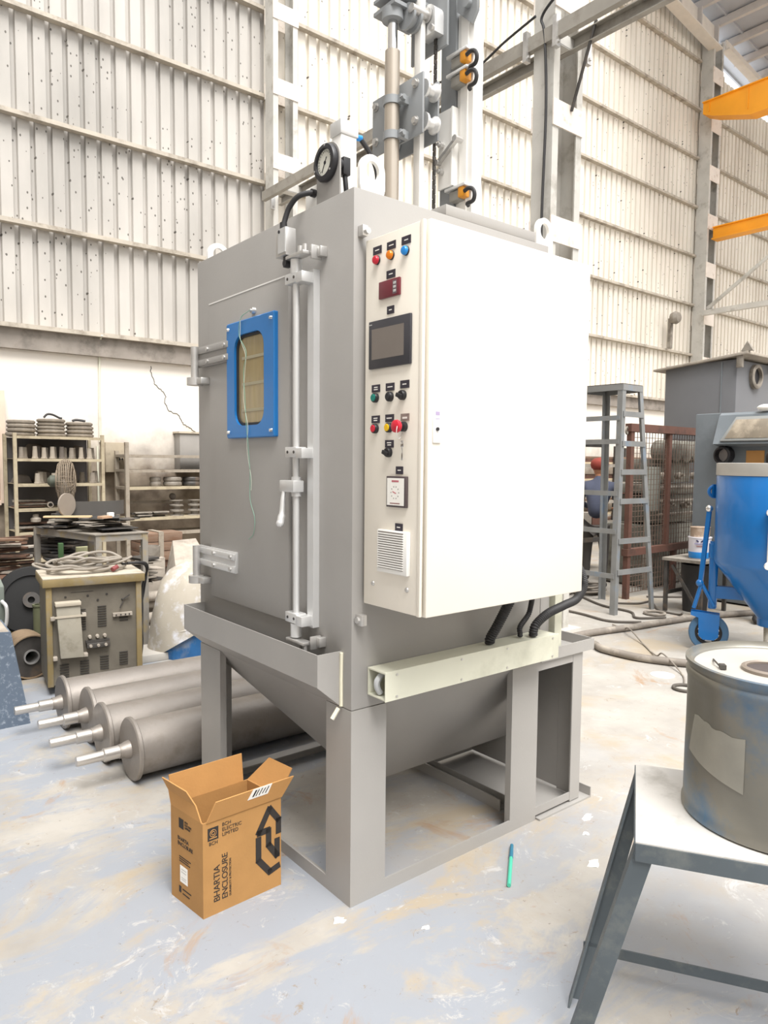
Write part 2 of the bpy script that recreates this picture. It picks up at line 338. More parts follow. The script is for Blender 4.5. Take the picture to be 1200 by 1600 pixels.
obj('rafter_flange', sl(17.9, 33.9, 8.90, 9.10, -.14, -.12), RAFT, ce, sm=0)
for x in (15.6, 16.5, 17.3): obj('rafter_stiffener', B().mm(x-.02, x+.02, 8.88, 9.0, roof_z(x)-.34, roof_z(x)+.1), PURL, ce, sm=0)
# laced columns
def laced_column(label, x0, yf, w, d, z1, levels, bh=.22):
    t = thing('laced_column', label, 'column', (x0+w/2, yf+d/2, 0))
    for x, s in ((x0, 1), (x0+w, -1)):
        b = B().prism([(x, yf), (x+s*.08, yf), (x+s*.08, yf+.014), (x+s*.012, yf+.014), (x+s*.012, yf+d-.014), (x+s*.08, yf+d-.014), (x+s*.08, yf+d), (x, yf+d)], 'z', 0, z1)
        obj('channel', b, COLM, t, sm=0)
    for z in levels:
        obj('batten_plate', B().mm(x0-.005, x0+w+.005, yf-.012, yf, z, z+bh), COLBAT, t, sm=0)
        obj('batten_plate', B().mm(x0-.005, x0+w+.005, yf+d, yf+d+.012, z, z+bh), COLBAT, t, sm=0)
    obj('base_plate', B().mm(x0-.1, x0+w+.1, yf-.08, yf+d+.04, 0, .025), COLM, t, sm=0)
    return t
laced_column('pale laced steel column against the wall behind the pressure gauge', 5.25, 9.0, .40, .22, 14.0, [.6+1.005*k for k in range(13)])
laced_column('weathered laced steel column rising behind the cream control cabinet', 5.10, 4.05, .41, .22, 9.0, [.55+.975*k for k in range(8)])
laced_column('white laced steel column in the wall carrying the orange crane beams', 17.35, 9.0, .48, .30, 11.8, [.4+1.15*k for k in range(10)], .36)
BEAMG = mat('beam_grey', '#9b968d', .6, .05, .14, 3, '#7f786e', .35, 4)
lb = thing('ladder_beam', 'long grey ladder beam bridging two laced columns above the machine', 'beam', (5.22, 4, 5.1))
for x in (5.055, 5.375):
    s = 1 if x < 5.2 else -1
    b = B().prism([(x, 5.13), (x+s*.06, 5.13), (x+s*.06, 5.138), (x+s*.009, 5.138), (x+s*.009, 5.242), (x+s*.06, 5.242), (x+s*.06, 5.25), (x, 5.25)], 'y', -2, 8.98)
    obj('channel', b, BEAMG, lb, sm=0)
for k in range(10): obj('cross_piece', B().mm(5.06, 5.37, 8.45-k*1.1, 8.57-k*1.1, 5.135, 5.145).mm(5.06, 5.37, 8.45-k*1.1, 8.46-k*1.1, 5.14, 5.24), COLM, lb, sm=0)
for x, y in ((5.06, 4.0), (5.5, 4.0), (5.06, 4.32), (5.5, 4.32), (5.22, 8.97)): obj('end_bracket', B().mm(x-.03, x+.03, y-.02, y+.02, 5.05, 5.3).mm(x-.012, x+.012, y-.035, y+.035, 5.08, 5.1), ZINC, lb, sm=0)
obj('brace_rod', B().cyl((5.33, 3.80, 5.28), (5.33, 4.03, 4.62), .014, n=10), STEELDK, sm=40, label='thin dark brace rod slanting between ladder beam and laced column', cat='rod')
obj('column_cable', B().tube(smooth([(5.075, 4.13, 1.2), (5.07, 4.10, 2.6), (5.07, 4.12, 3.6), (5.07, 4.10, 4.6), (5.065, 4.13, 5.2), (5.06, 4.16, 5.36), (5.05, 4.0, 5.46), (5.05, 3.8, 5.52), (5.1, 3.5, 5.5)], 6), .012, 7), RUBBER, label='dark cable running down the weathered laced column', cat='cable')
obj('roof_cable', B().tube(smooth([(4.98, 4.16, 5.34), (4.98, 4.5, 5.28), (4.99, 4.9, 5.2), (5.0, 5.4, 5.28)], 6), .011, 7), RUBBER, label='dark cable drooping along the ladder beam left of the column', cat='cable')
# crane girders
def girder(label, x, w, prof):
    t = thing('crane_girder', label, 'crane beam', (x, 5, prof[0][1]))
    obj('web_box', B().prism(prof, 'x', x-w/2, x+w/2), ORANGE, t, sm=0)
    zt = max(z for _, z in prof); y0 = min(y for y, _ in prof); y1 = max(y for y, _ in prof)
    obj('top_flange', B().mm(x-w/2-.05, x+w/2+.05, y0, y1, zt, zt+.025), ORANGE, t, sm=0)
    return t, zt
g1, zt = girder('upper orange crane girder with a tapered end at the white column', 17.1, .34, [(9.0, 9.86), (9.0, 10.10), (-6, 10.10), (-6, 9.46), (7.9, 9.46), (8.75, 9.74)])
for y in (8.85, 7.95): obj('stiffener', B().mm(16.91, 17.29, y-.012, y+.012, 9.6 if y < 8.5 else 9.86, 10.1), ORANGE, g1, sm=0)
g2, _ = girder('lower slim orange runway beam below the tapered crane girder', 17.62, .16, [(8.95, 7.08), (8.95, 7.33), (-6, 7.33), (-6, 7.08)])
obj('bottom_flange', B().mm(17.47, 17.77, -6, 8.95, 7.05, 7.08), ORANGE, g2, sm=0)
obj('tie_beam', B().mm(17.24, 17.36, -3, 9.0, 5.20, 5.32), COLM, sm=0, label='grey horizontal tie beam fixed to the white column above the grey machine', cat='beam')
obj('diagonal_brace', B().bar((17.32, 8.9, 5.36), (17.32, 3.4, 9.15), .07, .07), COLM, sm=0, label='pale diagonal brace rising from the tie beam by the white column', cat='brace')
lmp = thing('wall_siren', 'small round grey siren on the ribbed wall above the grey machine', 'siren', (16.1, 9.1, 4.9))
obj('horn', B().lathe([(.02, 0), (.12, .02), (.15, .12), (.11, .2), (.02, .22)], (16.1, 9.15, 5.0), (0, -1, 0)), DUST, lmp); obj('bracket', B().mm(16.05, 16.15, 9.12, 9.2, 4.3, 5.0), DUST, lmp, sm=0)
# ------------------------------------------------------------------ the grey blasting cabinet
bx, by, X1, Y1, ZB, ZT = 1.424, 1.927, 2.422, 3.12, .70, 2.443
cab = thing('blasting_cabinet', 'tall grey sheet steel blasting cabinet with a blue framed door window', 'machine', (1.92, 2.52, 0))
def cp(name, b, m=GREY, parent=None, sm=40, label=None): return obj(name, b, m, parent or cab, sm=sm, label=label)
cp('body', B().mm(bx, X1, by, Y1, ZB, ZT, .004))
cp('top_lid', B().mm(1.84, 2.34, by+.004, Y1-.03, ZT, ZT+.04, .003))
hop = B()
hop.loft([[(bx+.004, by+.004, ZB), (X1, by+.004, ZB), (X1, Y1-.004, ZB), (bx+.004, Y1-.004, ZB)], [(1.84, 2.36, .175), (2.72, 2.36, .175), (2.72, 2.46, .175), (1.84, 2.46, .175)]])
cp('hopper', hop)
t = .006
def leg(poly): return cp('leg', B().prism(poly, 'z', 0, ZB-.002), sm=0)
leg([(bx, by), (bx+.155, by), (bx+.155, by+t), (bx+t, by+t), (bx+t, by+.15), (bx, by+.15)])
leg([(bx, Y1), (bx, Y1-.2), (bx+.03, Y1-.2), (bx+.03, Y1-.2+t), (bx+t, Y1-.2+t), (bx+t, Y1-t), (bx+.155, Y1-t), (bx+.155, Y1)])
leg([(X1, by), (X1, by+.15), (X1-t, by+.15), (X1-t, by+t), (2.261, by+t), (2.261, by+.03), (2.255, by+.03), (2.255, by)])
leg([(X1, Y1), (X1, Y1-.15), (X1-t, Y1-.15), (X1-t, Y1-t), (2.255, Y1-t), (2.255, Y1)])
Lp = [(0, 0), (.055, 0), (.055, t), (t, t), (t, .05), (0, .05)]
cp('bottom_rail', B().prism([(bx+u, v) for u, v in Lp], 'y', by+.15, Y1-.2), sm=0)
cp('bottom_rail', B().prism([(by+u, v) for u, v in Lp], 'x', bx+.155, 2.255), sm=0)
cp('bottom_rail', B().prism([(X1-.06, 0), (X1, 0), (X1, .05), (X1-t, .05), (X1-t, t), (X1-.06+t, t), (X1-.06+t, .05), (X1-.06, .05)], 'y', by+.15, Y1-.15), sm=0)
cp('bottom_rail', B().prism([(Y1, 0), (Y1, .06), (Y1-.06, .06), (Y1-.06, .054), (Y1-t, .054), (Y1-t, 0)], 'x', bx+.155, 2.255), sm=0)
# rear drive stand on the right end
for z0, z1 in ((.02, .055), (.66, .70)): cp('stand_rail', B().mm(X1+.001, 2.665, by+.001, by+t, z0, z1), sm=0)
cp('stand_leg', B().prism([(2.665, by), (2.735, by), (2.735, 2.05), (2.729, 2.05), (2.729, by+t), (2.665, by+t)], 'z', .012, .70), sm=0)
cp('stand_panel', B().mm(X1+.001, 2.73, 2.60, 2.606, .02, .699).mm(2.7295, 2.734, 2.051, 2.60, .02, .69), sm=0)
cp('stand_foot', B().prism([(2.43, 0), (2.80, 0), (2.80, .05), (2.794, .05), (2.794, .008), (2.43, .008)], 'y', by-.02, 3.0), sm=0)
cp('stand_tray', B().mm(X1+.001, 2.793, by-.007, 3.0, .701, .708).mm(X1+.001, 2.80, by-.014, by-.008, .701, .752).mm(2.794, 2.80, by-.0075, 3.0, .701, .752), sm=0)
cp('stand_gusset', B().bar((X1+.02, 2.55, .45), (2.70, 2.55, .69), .01, .03), sm=0)
cp('side_post', B().mm(2.46, 2.52, 1.955, 1.995, .71, 1.25, .003))
# tray under the door
cp('door_tray', B().prism([(1.324, .897), (1.324, .785), (bx, .70), (bx, .705), (1.328, .788), (1.328, .897)], 'y', 1.9891, 3.0709)
   .prism([(1.324, .897), (1.324, .785), (bx, .70), (bx, .897)], 'y', 1.985, 1.989).prism([(1.324, .897), (1.324, .785), (bx, .70), (bx, .897)], 'y', 3.071, 3.075), sm=0)
cp('sealant_bead', B().tube([(bx-.004, 1.979, .893), (bx-.004, 1.981, .80), (bx-.004, 1.98, .705)], .007, 6).cyl((1.41, 1.982, .70), (1.385, 1.985, .665), .008, n=8), mat('cream_sealant', '#d8d3bd', .6, 0, .05))
# door
door = cp('door', B().mm(1.410, bx, 2.31, 2.975, .944, 2.235, .003), label='flat grey sheet steel door')
cp('door_top_strip', B().mm(1.4085, 1.4098, 2.335, 2.972, 2.229, 2.2345), WHITEP, sm=0)  # thin white strip along the upper edge of the door
def rrect(y0, y1, z0, z1, r, n=6):
    p = []
    for cy, cz, a in ((y1-r, z0+r, -90), (y1-r, z1-r, 0), (y0+r, z1-r, 90), (y0+r, z0+r, 180)):
        p += [(cy + r*cos(rad(a+90*i/n)), cz + r*sin(rad(a+90*i/n))) for i in range(n+1)]
    return p
wf = B(); o_, i_ = rrect(2.385, 2.775, 1.643, 2.115, .006), rrect(2.462, 2.705, 1.693, 2.058, .06)
xs = (1.392, 1.411)
rings = [[(x, y, z) for y, z in q] for x, q in ((xs[1], o_), (xs[0]+.004, o_), (xs[0], rrect(2.389, 2.771, 1.647, 2.111, .006)), (xs[0], i_), (xs[1], i_))]
wf.loft(rings, closed_ends=False)
win = cp('window_frame', wf, BLUELT, sm=0, label='bright blue rectangular window frame with rounded opening')
obj('window_gasket', B().loft([[(1.4105, y, z) for y, z in rrect(2.455, 2.712, 1.686, 2.065, .06)], [(1.4105, y, z) for y, z in rrect(2.473, 2.694, 1.704, 2.047, .05)], [(1.402, y, z) for y, z in rrect(2.473, 2.694, 1.704, 2.047, .05)], [(1.402, y, z) for y, z in rrect(2.455, 2.712, 1.686, 2.065, .06)]], closed_ends=False), RUBBER, win)
gl = mat('tinted_window_glass', '#978660', .12, 0, .12, 9, '#9a8c6c', .3, 5, spec=.6, stretch=(1, 6, .6))
pane = obj('pane', B().prism(rrect(2.465, 2.70, 1.696, 2.055, .055), 'x', 1.4085, 1.4095), gl, win, label='yellowish see-through pane with a pale lattice behind')
for z in (1.755, 1.86, 1.965): obj('pane_strip', B().mm(1.4065, 1.4085, 2.475, 2.665, z-.006, z+.006), mat('pale_strip', '#a39a80', .5, 0, .06), win)
for y, z in ((2.405, 2.09), (2.755, 2.09), (2.405, 1.668), (2.755, 1.668)): obj('bolt', B().cyl((1.393, y, z), (1.384, y, z), .0085, .006, 10), CHROME, win)
cp('thread_stud', B().cyl((1.411, 2.565, 2.142), (1.395, 2.565, 2.142), .014, .012, 14).cyl((1.40, 2.565, 2.142), (1.388, 2.565, 2.142), .006, n=10), ZINC)
th = smooth([(1.388, 2.56, 2.142), (1.385, 2.632, 2.12), (1.386, 2.649, 2.053), (1.386, 2.591, 1.982), (1.386, 2.613, 1.909), (1.386, 2.603, 1.806), (1.386, 2.594, 1.704), (1.388, 2.584, 1.627), (1.404, 2.596, 1.499), (1.404, 2.597, 1.396), (1.404, 2.56, 1.322), (1.404, 2.57, 1.257), (1.404, 2.609, 1.231)], 8)
cp('wire_thread', B().tube(th, .0012, 5), mat('green_wire', '#7fae98', .5, 0, .1))
cp('wire_thread', B().tube([p + Vector((0, .012*sin(i*.35), .0)) for i, p in enumerate(th[:70])], .0010, 5), mat('pale_wire', '#cfd8c8', .5, 0, .1))
# hinges
for z, y0 in ((2.01, 2.76), (1.12, 2.715)):
    h = cp('hinge', B().mm(1.398, 1.412, y0, 3.075, z-.045, z+.045, .002).mm(1.390, 1.399, y0, 3.07, z+.012, z+.038, .002).mm(1.390, 1.399, y0, 3.07, z-.04, z-.014, .002), ALU if z < 1.5 else GREY)
    for y in (y0+.03, y0+.19):
        for dz in (.025, -.027): obj('bolt', B().cyl((1.391, y, z+dz), (1.383, y, z+dz), .009, n=8), ZINC, h)
    obj('hinge_pin', B().cyl((1.378, 3.055, z-.115), (1.378, 3.055, z+.045), .017, n=16), ZINC, h)
    obj('hinge_knuckle', B().cyl((1.378, 3.055, z-.125), (1.378, 3.055, z-.092), .036, n=20).mm(1.37, bx, 2.975, 3.06, z-.122, z-.095, .003), ZINC, h)
# cam lock rod, strike strip
cp('strike_strip', B().prism([(bx, 2.125), (1.398, 2.125), (1.398, 2.163), (1.404, 2.163), (1.404, 2.131), (bx, 2.131)], 'z', .955, 2.215), ALU, sm=0)
rod = cp('lock_rod', B().cyl((1.372, 2.195, .96), (1.372, 2.195, 2.245), .0115, n=14), ALU, label='bright vertical lock rod')
for z in (2.19, 1.583, .985):
    k = obj('rod_guide', B().mm(1.352, 1.395, 2.165, 2.24, z-.018, z+.018, .002).mm(1.352, 1.411, 2.128, 2.168, z-.022, z+.014, .002), ALU, rod)
for y, z in [(y, z) for z in (2.19, 1.583, .985) for y in (2.18, 2.222)]: obj('screw_hole', B().cyl((1.353, y, z), (1.3505, y, z), .0055, n=8), STEELDK, rod)
for z in (2.205, .915): obj('cam_sleeve', B().cyl((1.372, 2.195, z), (1.372, 2.195, z+.05), .021, n=16), ALU, rod)
for z, s in ((2.262, 1), (.905, -1)):
    k = cp('strike_bracket', B().mm(1.345, 1.385, 2.11, 2.225, z-.006, z+.006, .002).mm(1.372, 1.415, 2.098, 2.106, z-.02, z+.026, .001).mm(1.395, bx, 2.078, 2.0975, z-.012, z+.022, .002), ZINC)
    for y in (2.12, 2.15): obj('bolt', B().cyl((1.36, y, z+s*.004), (1.36, y, z+s*.028), .009, n=8), ZINC, k)
hd = cp('door_handle', B().mm(1.345, 1.39, 2.172, 2.268, 1.44, 1.482, .003).cyl((1.372, 2.195, 1.425), (1.372, 2.195, 1.495), .018, n=14), ALU)
hb = B(); hp = smooth([(1.352, 2.245, 1.443), (1.345, 2.243, 1.41), (1.34, 2.24, 1.37), (1.33, 2.235, 1.33)], 5); n_ = 10
hb.loft([[p + Vector((cos(2*pi*j/n_)*r, sin(2*pi*j/n_)*r, 0)) for j in range(n_)] for p, r in zip(hp, [.008+.0035*(i/len(hp)) + (.003 if i > len(hp)-5 else 0) for i in range(len(hp))])]); hb.sph((1.328, 2.234, 1.327), .0145)
obj('lever', hb, ALU, hd)
# limit switch and its cable
ls = cp('limit_switch', B().mm(1.345, 1.388, 2.222, 2.292, 2.275, 2.372, .003), ZINC)
obj('switch_cover', B().mm(1.342, 1.346, 2.222, 2.270, 2.285, 2.37), ALU, ls); obj('actuator', B().mm(1.355, 1.378, 2.235, 2.258, 2.238, 2.276, .002).cyl((1.35, 2.24, 2.25), (1.384, 2.24, 2.25), .013, n=12), BLACK, ls)
obj('cover_screw', B().cyl((1.343, 2.262, 2.36), (1.340, 2.262, 2.36), .006, n=8), BLACK, ls)
obj('switch_cable', B().cyl((1.368, 2.275, 2.37), (1.368, 2.275, 2.40), .013, n=12).tube(smooth([(1.368, 2.277, 2.385), (1.375, 2.275, 2.415), (1.385, 2.262, 2.455), (1.40, 2.225, 2.487), (1.44, 2.195, 2.50), (1.47, 2.19, 2.50)], 7), .0095, 10), RUBBER, ls)
jb = cp('junction_box', B().mm(1.452, 1.54, 2.165, 2.262, 2.443, 2.532, .004), WHITEP)
obj('cable_gland', B().cyl((1.456, 2.198, 2.50), (1.435, 2.198, 2.50), .014, n=10), BLACK, jb)
# gauge on its bracket
gb = cp('gauge_bracket', B().prism([(2.045, 2.443), (2.185, 2.443)] + [(2.115 + .07*cos(rad(a)), 2.578 + .07*sin(rad(a))) for a in range(0, 181, 15)], 'x', 1.45, 1.456), GREY)
gb2 = cp('pressure_gauge', B().lathe([(.001, 0), (.062, 0), (.064, -.012), (.06, -.02), (.046, -.022), (.044, -.012), (.001, -.012)], (1.45, 2.115, 2.578), (1, 0, 0), 36), BLACK, label='round black rimmed pressure gauge with white dial')
obj('dial', B().cyl((1.4395, 2.115, 2.578), (1.4375, 2.115, 2.578), .0455, n=32), mat('gauge_dial', '#d9d8cc', .35, 0, .03), gb2)
obj('needle', B().bar((1.4365, 2.105, 2.595), (1.4365, 2.132, 2.548), .001, .003, (1,0,0)).cyl((1.4375, 2.115, 2.578), (1.4355, 2.115, 2.578), .006, n=12), BLACK, gb2)
tk = B()
for a in range(-45, 226, 15): tk.bar((1.437, 2.115+.034*cos(rad(a)), 2.578+.034*sin(rad(a))), (1.437, 2.115+.040*cos(rad(a)), 2.578+.040*sin(rad(a))), .001, .0015, (1,0,0))
obj('dial_ticks', tk, BLACK, gb2, sm=0)
for a in (100, 220, 340): obj('bezel_screw', B().cyl((1.431, 2.115+.054*cos(rad(a)), 2.578+.054*sin(rad(a))), (1.4275, 2.115+.054*cos(rad(a)), 2.578+.054*sin(rad(a))), .004, n=8), CHROME, gb2)
obj('gauge_fitting', B().cyl((1.456, 2.09, 2.575), (1.485, 2.09, 2.575), .02, n=12).mm(1.485, 1.515, 2.07, 2.105, 2.54, 2.60, .003).tube(smooth([(1.50, 2.085, 2.545), (1.503, 2.082, 2.50), (1.51, 2.085, 2.44)], 5), .009, 8), BLACK, gb2)
ac = cp('air_cylinder', B().mm(1.555, 1.625, 2.185, 2.245, 2.443, 2.735, .003), WHITEP, label='short white square air cylinder')
obj('end_cap', B().mm(1.55, 1.63, 2.18, 2.25, 2.735, 2.785, .003), ALU, ac)
obj('air_fitting', B().cyl((1.626, 2.2, 2.745), (1.655, 2.195, 2.745), .011, n=12), SKYB, ac)
obj('air_hose', B().tube(smooth([(1.65, 2.196, 2.745), (1.69, 2.19, 2.70), (1.715, 2.18, 2.64), (1.72, 2.18, 2.56), (1.715, 2.18, 2.46)], 6), .0095, 8), RUBBER, ac)
# lifting lugs (plates with an eye)
def lug(xc, y, z0, z1):
    r = .053; prof = [(xc-r, z0), (xc+r, z0)] + [(xc + r*cos(rad(a)), z1-r + r*sin(rad(a))) for a in range(0, 181, 18)]
    hole = [(xc + .03*cos(rad(a)), z1-r + .034*sin(rad(a))) for a in range(0, 360, 30)]
    b = B(); n = 24; out = []; 
    def hit(a):
        dx, dz = cos(a), sin(a)
        if dz >= 0: return (xc + r*dx, z1-r + r*dz)
        s = min(r/abs(dx) if abs(dx) > 1e-6 else 9, (z1-r-z0)/abs(dz)); return (xc+dx*s, z1-r+dz*s)
    A = [2*pi*i/n for i in range(n)]; o = [hit(a) for a in A]; h = [(xc+.028*cos(a), z1-r+.032*sin(a)) for a in A]
    b.loft([[(x, yy, z) for x, z in q] for yy, q in ((y-.007, h), (y-.007, o), (y+.007, o), (y+.007, h), (y-.007, h))], closed_ends=False)
    cp('lifting_lug', b, WHITEP)
lug(1.515, 1.953, 2.44, 2.572); lug(2.418, 1.953, 2.36, 2.56); lug(1.505, 3.075, 2.44, 2.535); lug(2.36, 3.075, 2.44, 2.57)
cp('corner_clip', B().mm(1.44, 1.463, 1.893, by, .997, 1.035, .002).cyl((1.44, 1.912, 1.016), (1.432, 1.912, 1.016), .011, n=8), ZINC)
cp('corner_clip', B().mm(1.44, 1.463, 1.90, by, 2.285, 2.32, .002).cyl((1.455, 1.90, 2.30), (1.455, 1.888, 2.30), .011, n=8), ZINC)

# ------------------------------------------------------------------ lift mechanism standing on the roof of the cabinet
lf = thing('lift_mechanism', 'grey and white lift mechanism with cylinder and rollers on top of the cabinet', 'lift', (2.08, 2.35, ZT))
def lp(name, b, m=LIFTGREY, parent=None, sm=40, label=None): return obj(name, b, m, parent or lf, sm=sm, label=label)
zb = ZT+.0405
lp('lift_cylinder', B().cyl((1.955, 2.385, zb), (1.955, 2.385, 3.24), .031, n=20), mat('cylinder_tube', '#b3a99c', .3, .5, .05))
lp('piston_rod', B().cyl((1.955, 2.385, 3.24), (1.955, 2.385, 3.36), .02, n=16), CHROME)
lp('rod_flange', B().cyl((1.955, 2.385, 3.36), (1.955, 2.385, 3.40), .045, n=20).mm(1.92, 2.115, 2.33, 2.47, 3.40, 3.415), LIFTGREY)
pl = lp('front_plate', B().mm(2.0, 2.01, 2.245, 2.575, 2.885, 3.125, .003), label='grey bolted guide plate')
for y in (2.545, 2.285):
    for z in (3.09, 2.943): obj('bolt', B().cyl((2.0, y, z), (1.985, y, z), .014, n=6).cyl((2.0, y, z), (1.995, y, z), .018, n=12), ZINC, pl)
for z in (3.04, 2.90): obj('clamp', B().lathe([(.037, -.016), (.037, .016), (.032, .016), (.032, -.016)], (1.955, 2.385, z), (0,0,1), 18).mm(1.955, 2.0, 2.33, 2.35, z-.016, z+.016).cyl((1.965, 2.335, z), (1.965, 2.315, z), .012, n=6), LIFTGREY, pl)
lp('back_plate', B().mm(2.10, 2.11, 2.262, 2.59, 2.885, 3.125, .003))
for z in (3.075, 2.945):
    lp('guide_roller', B().lathe([(.001, -.03), (.036, -.03), (.036, -.018), (.022, -.005), (.022, .02), (.036, .032), (.036, .04), (.001, .04)], (2.055, 2.272, z), (1, 0, 0), 18), ALU)
    lp('guide_roller', B().lathe([(.001, -.03), (.036, -.03), (.036, -.018), (.022, -.005), (.022, .02), (.036, .032), (.036, .04), (.001, .04)], (2.055, 2.53, z), (1, 0, 0), 18), ALU)
lp('guide_rail', B().mm(2.04, 2.065, 2.305, 2.345, zb, 3.75, .002), WHITEP)
tp = lp('top_plate', B().mm(2.12, 2.132, 2.235, 2.46, 3.265, 3.75, .002)); obj('top_bracket', B().mm(1.92, 2.12, 2.33, 2.47, 3.45, 3.462), LIFTGREY, tp)
br = lp('pillow_bearing', B().prism([(2.255, 3.31), (2.345, 3.31), (2.345, 3.36)] + [(2.30+.045*cos(rad(a)), 3.385+.045*sin(rad(a))) for a in range(0, 181, 20)] + [(2.255, 3.36)], 'x', 2.07, 2.12), ALU)
obj('shaft', B().cyl((1.98, 2.30, 3.385), (2.13, 2.30, 3.385), .018, n=14).cyl((2.066, 2.30, 3.385), (2.062, 2.30, 3.385), .03, n=18), ZINC, br); obj('pulley', B().lathe([(.001, 0), (.05, 0), (.05, .012), (.035, .016), (.035, .034), (.05, .038), (.05, .05), (.001, .05)], (1.985, 2.335, 3.37), (1,0,0), 20), LIFTGREY, br)
for y in (2.268, 2.332): obj('bearing_bolt', B().cyl((2.07, y, 3.325), (2.058, y, 3.325), .013, n=6), ZINC, br)
ch = B()
for i in range(46):
    z = 2.495+i*.0195; ch.box((2.115, 2.296, z), (.014 if i % 2 else .008, .008 if i % 2 else .014, .018))
lp('lift_chain', ch, STEELDK, sm=0)
pc = lp('rodless_cylinder', B().mm(2.205, 2.262, 2.162, 2.255, zb+.03, 3.42, .003).mm(2.198, 2.205, 2.19, 2.23, zb+.03, 3.42), WHITEP, label='tall white square profile cylinder')
lp('mount_channel', B().prism([(2.195, 2.258), (2.24, 2.258), (2.24, 2.264), (2.203, 2.264), (2.203, 2.338), (2.24, 2.338), (2.24, 2.345), (2.195, 2.345)], 'z', zb, 3.75), LIFTGREY, sm=0)
lp('cylinder_foot', B().mm(2.19, 2.28, 2.14, 2.27, zb, zb+.035, .002), WHITEP)
lp('top_clevis', B().prism([(2.16, 3.34), (2.245, 3.42), (2.245, 3.48), (2.13, 3.48), (2.13, 3.38)], 'x', 2.185, 2.20).cyl((2.185, 2.175, 3.42), (2.165, 2.175, 3.42), .018, n=10), LIFTGREY)
sl_ = lp('slide_bracket', B().mm(2.175, 2.183, 2.25, 2.335, 2.72, 3.04).mm(2.168, 2.205, 2.245, 2.253, 2.72, 3.04), WHITEP, sm=0)
for z in (2.90, 2.79): obj('bolt', B().cyl((2.176, 2.31, z), (2.155, 2.31, z), .013, n=8).cyl((2.155, 2.31, z), (2.145, 2.31, z), .008, n=8), ZINC, sl_)
obj('chain_arm', B().bar((2.165, 2.325, 2.83), (2.165, 2.215, 2.895), .02, .014).cyl((2.15, 2.325, 2.83), (2.19, 2.325, 2.83), .012, n=8).cyl((2.15, 2.215, 2.895), (2.19, 2.215, 2.895), .014, n=8), ZINC, sl_)
YORG = mat('sensor_orange', '#d08a1a', .4, 0, .1)
for z in (3.215, 3.14, 2.675):
    s = lp('sensor', B().mm(2.165, 2.205, 2.195, 2.255, z-.028, z+.012, .003), mat('sensor_grey', '#8d8a83', .45, 0, .06))
    obj('sensor_body', B().mm(2.158, 2.195, 2.165, 2.197, z-.024, z+.016, .003), YORG, s); obj('sensor_clip', B().mm(2.155, 2.21, 2.155, 2.275, z+.016, z+.028, .002), ALU, s)
    obj('sensor_cable', B().tube(smooth([(2.165, 2.165, z-.005), (2.165, 2.14, z+.0), (2.165, 2.115, z-.012), (2.167, 2.108, z-.035), (2.17, 2.12, z-.055), (2.175, 2.155, z-.055), (2.19, 2.165, z-.058)], 5), .0085, 8), RUBBER, s)
# ------------------------------------------------------------------ cream control cabinet
EX, EY, EX1, EY1, EZ, EZ1 = 1.46, 1.627, 2.268, 1.910, 1.073, 2.272
en = thing('control_cabinet', 'cream steel control cabinet with buttons and a touch panel on its narrow side', 'control cabinet', ((EX+EX1)/2, (EY+EY1)/2, EZ))
def ep(name, b, m=CREAM, parent=None, sm=40, label=None): return obj(name, b, m, parent or en, sm=sm, label=label)
ep('enclosure_body', B().mm(EX, EX1, EY+.012, EY1, EZ, EZ1, .004))
dr = ep('cabinet_door', B().mm(EX+.016, EX1+.004, EY-.014, EY+.010, EZ-.003, EZ1+.003, .004), label='plain cream cabinet door')
ep('panel_rim', B().mm(EX-.003, EX+.008, EY-.004, EY+.0115, EZ, EZ1, .002))
lk = obj('door_lock', B().mm(1.492, 1.525, EY-.019, EY-.014, 1.61, 1.712, .001), WHITEP, dr)
obj('lock_cylinder', B().cyl((1.508, EY-.019, 1.652), (1.508, EY-.024, 1.652), .0055, n=12), BLACK, dr)
STK = mat('sticker_mauve', '#a99ab8', .6, 0, .06)
obj('lock_sticker', B().mm(1.497, 1.521, EY-.0195, EY-.019, 1.678, 1.708), mat('sticker_white', '#e8e6f0', .6, 0, .03), dr, sm=0)
obj('sticker_print', B().mm(1.500, 1.518, EY-.0200, EY-.0195, 1.694, 1.705).mm(1.500, 1.518, EY-.0200, EY-.0195, 1.682, 1.684), STK, dr, sm=0)
K = EX/1.45
def pp(y, z, dx=0.): return Vector((EX-dx, y*K, 1.55+(z-1.55)*K))
def plate(y, z, lines=1, m=PLATE, w=.042, h=.024):
    o = ep('nameplate', B().box(pp(y, z, .0012), (.0024, w, h)), m, sm=0)
    b = B()
    for i in range(lines): b.box(pp(y+R.uniform(-.001, .001), z+(i-(lines-1)/2)*-.007, .0027), (.0006, w*R.uniform(.4, .62), .0032))
    obj('engraved_line', b, PAPER, o, sm=0)
def lamp(y, z, m, label):
    o = ep('pilot_lamp', B().lathe([(.0145, 0), (.0145, .004), (.013, .006)], pp(y, z), (-1, 0, 0), 20), BLACK, label=label)
    obj('lens', B().lathe([(.0135, .005), (.0135, .011), (.011, .0145), (.004, .016), (.001, .016)], pp(y, z), (-1, 0, 0), 20), m, o)
lamp(1.834, 2.192, RED, 'red pilot lamp'); lamp(1.764, 2.193, AMBER, 'amber pilot lamp'); lamp(1.693, 2.191, SKYB, 'blue pilot lamp')
for y in (1.834, 1.764, 1.693): plate(y, 2.2235)
mt = ep('digital_meter', B().mm(EX-.009, EX, 1.716*K, 1.817*K, 2.068, 2.122, .002), mat('meter_red', '#742a36', .3, 0, .06), label='dark red digital meter with three grey keys')
for i in range(3): obj('meter_key', B().box((EX-.0095, 1.737*K, 2.083+.012*i), (.002, .013, .008), bev=.0008), ALU, mt)
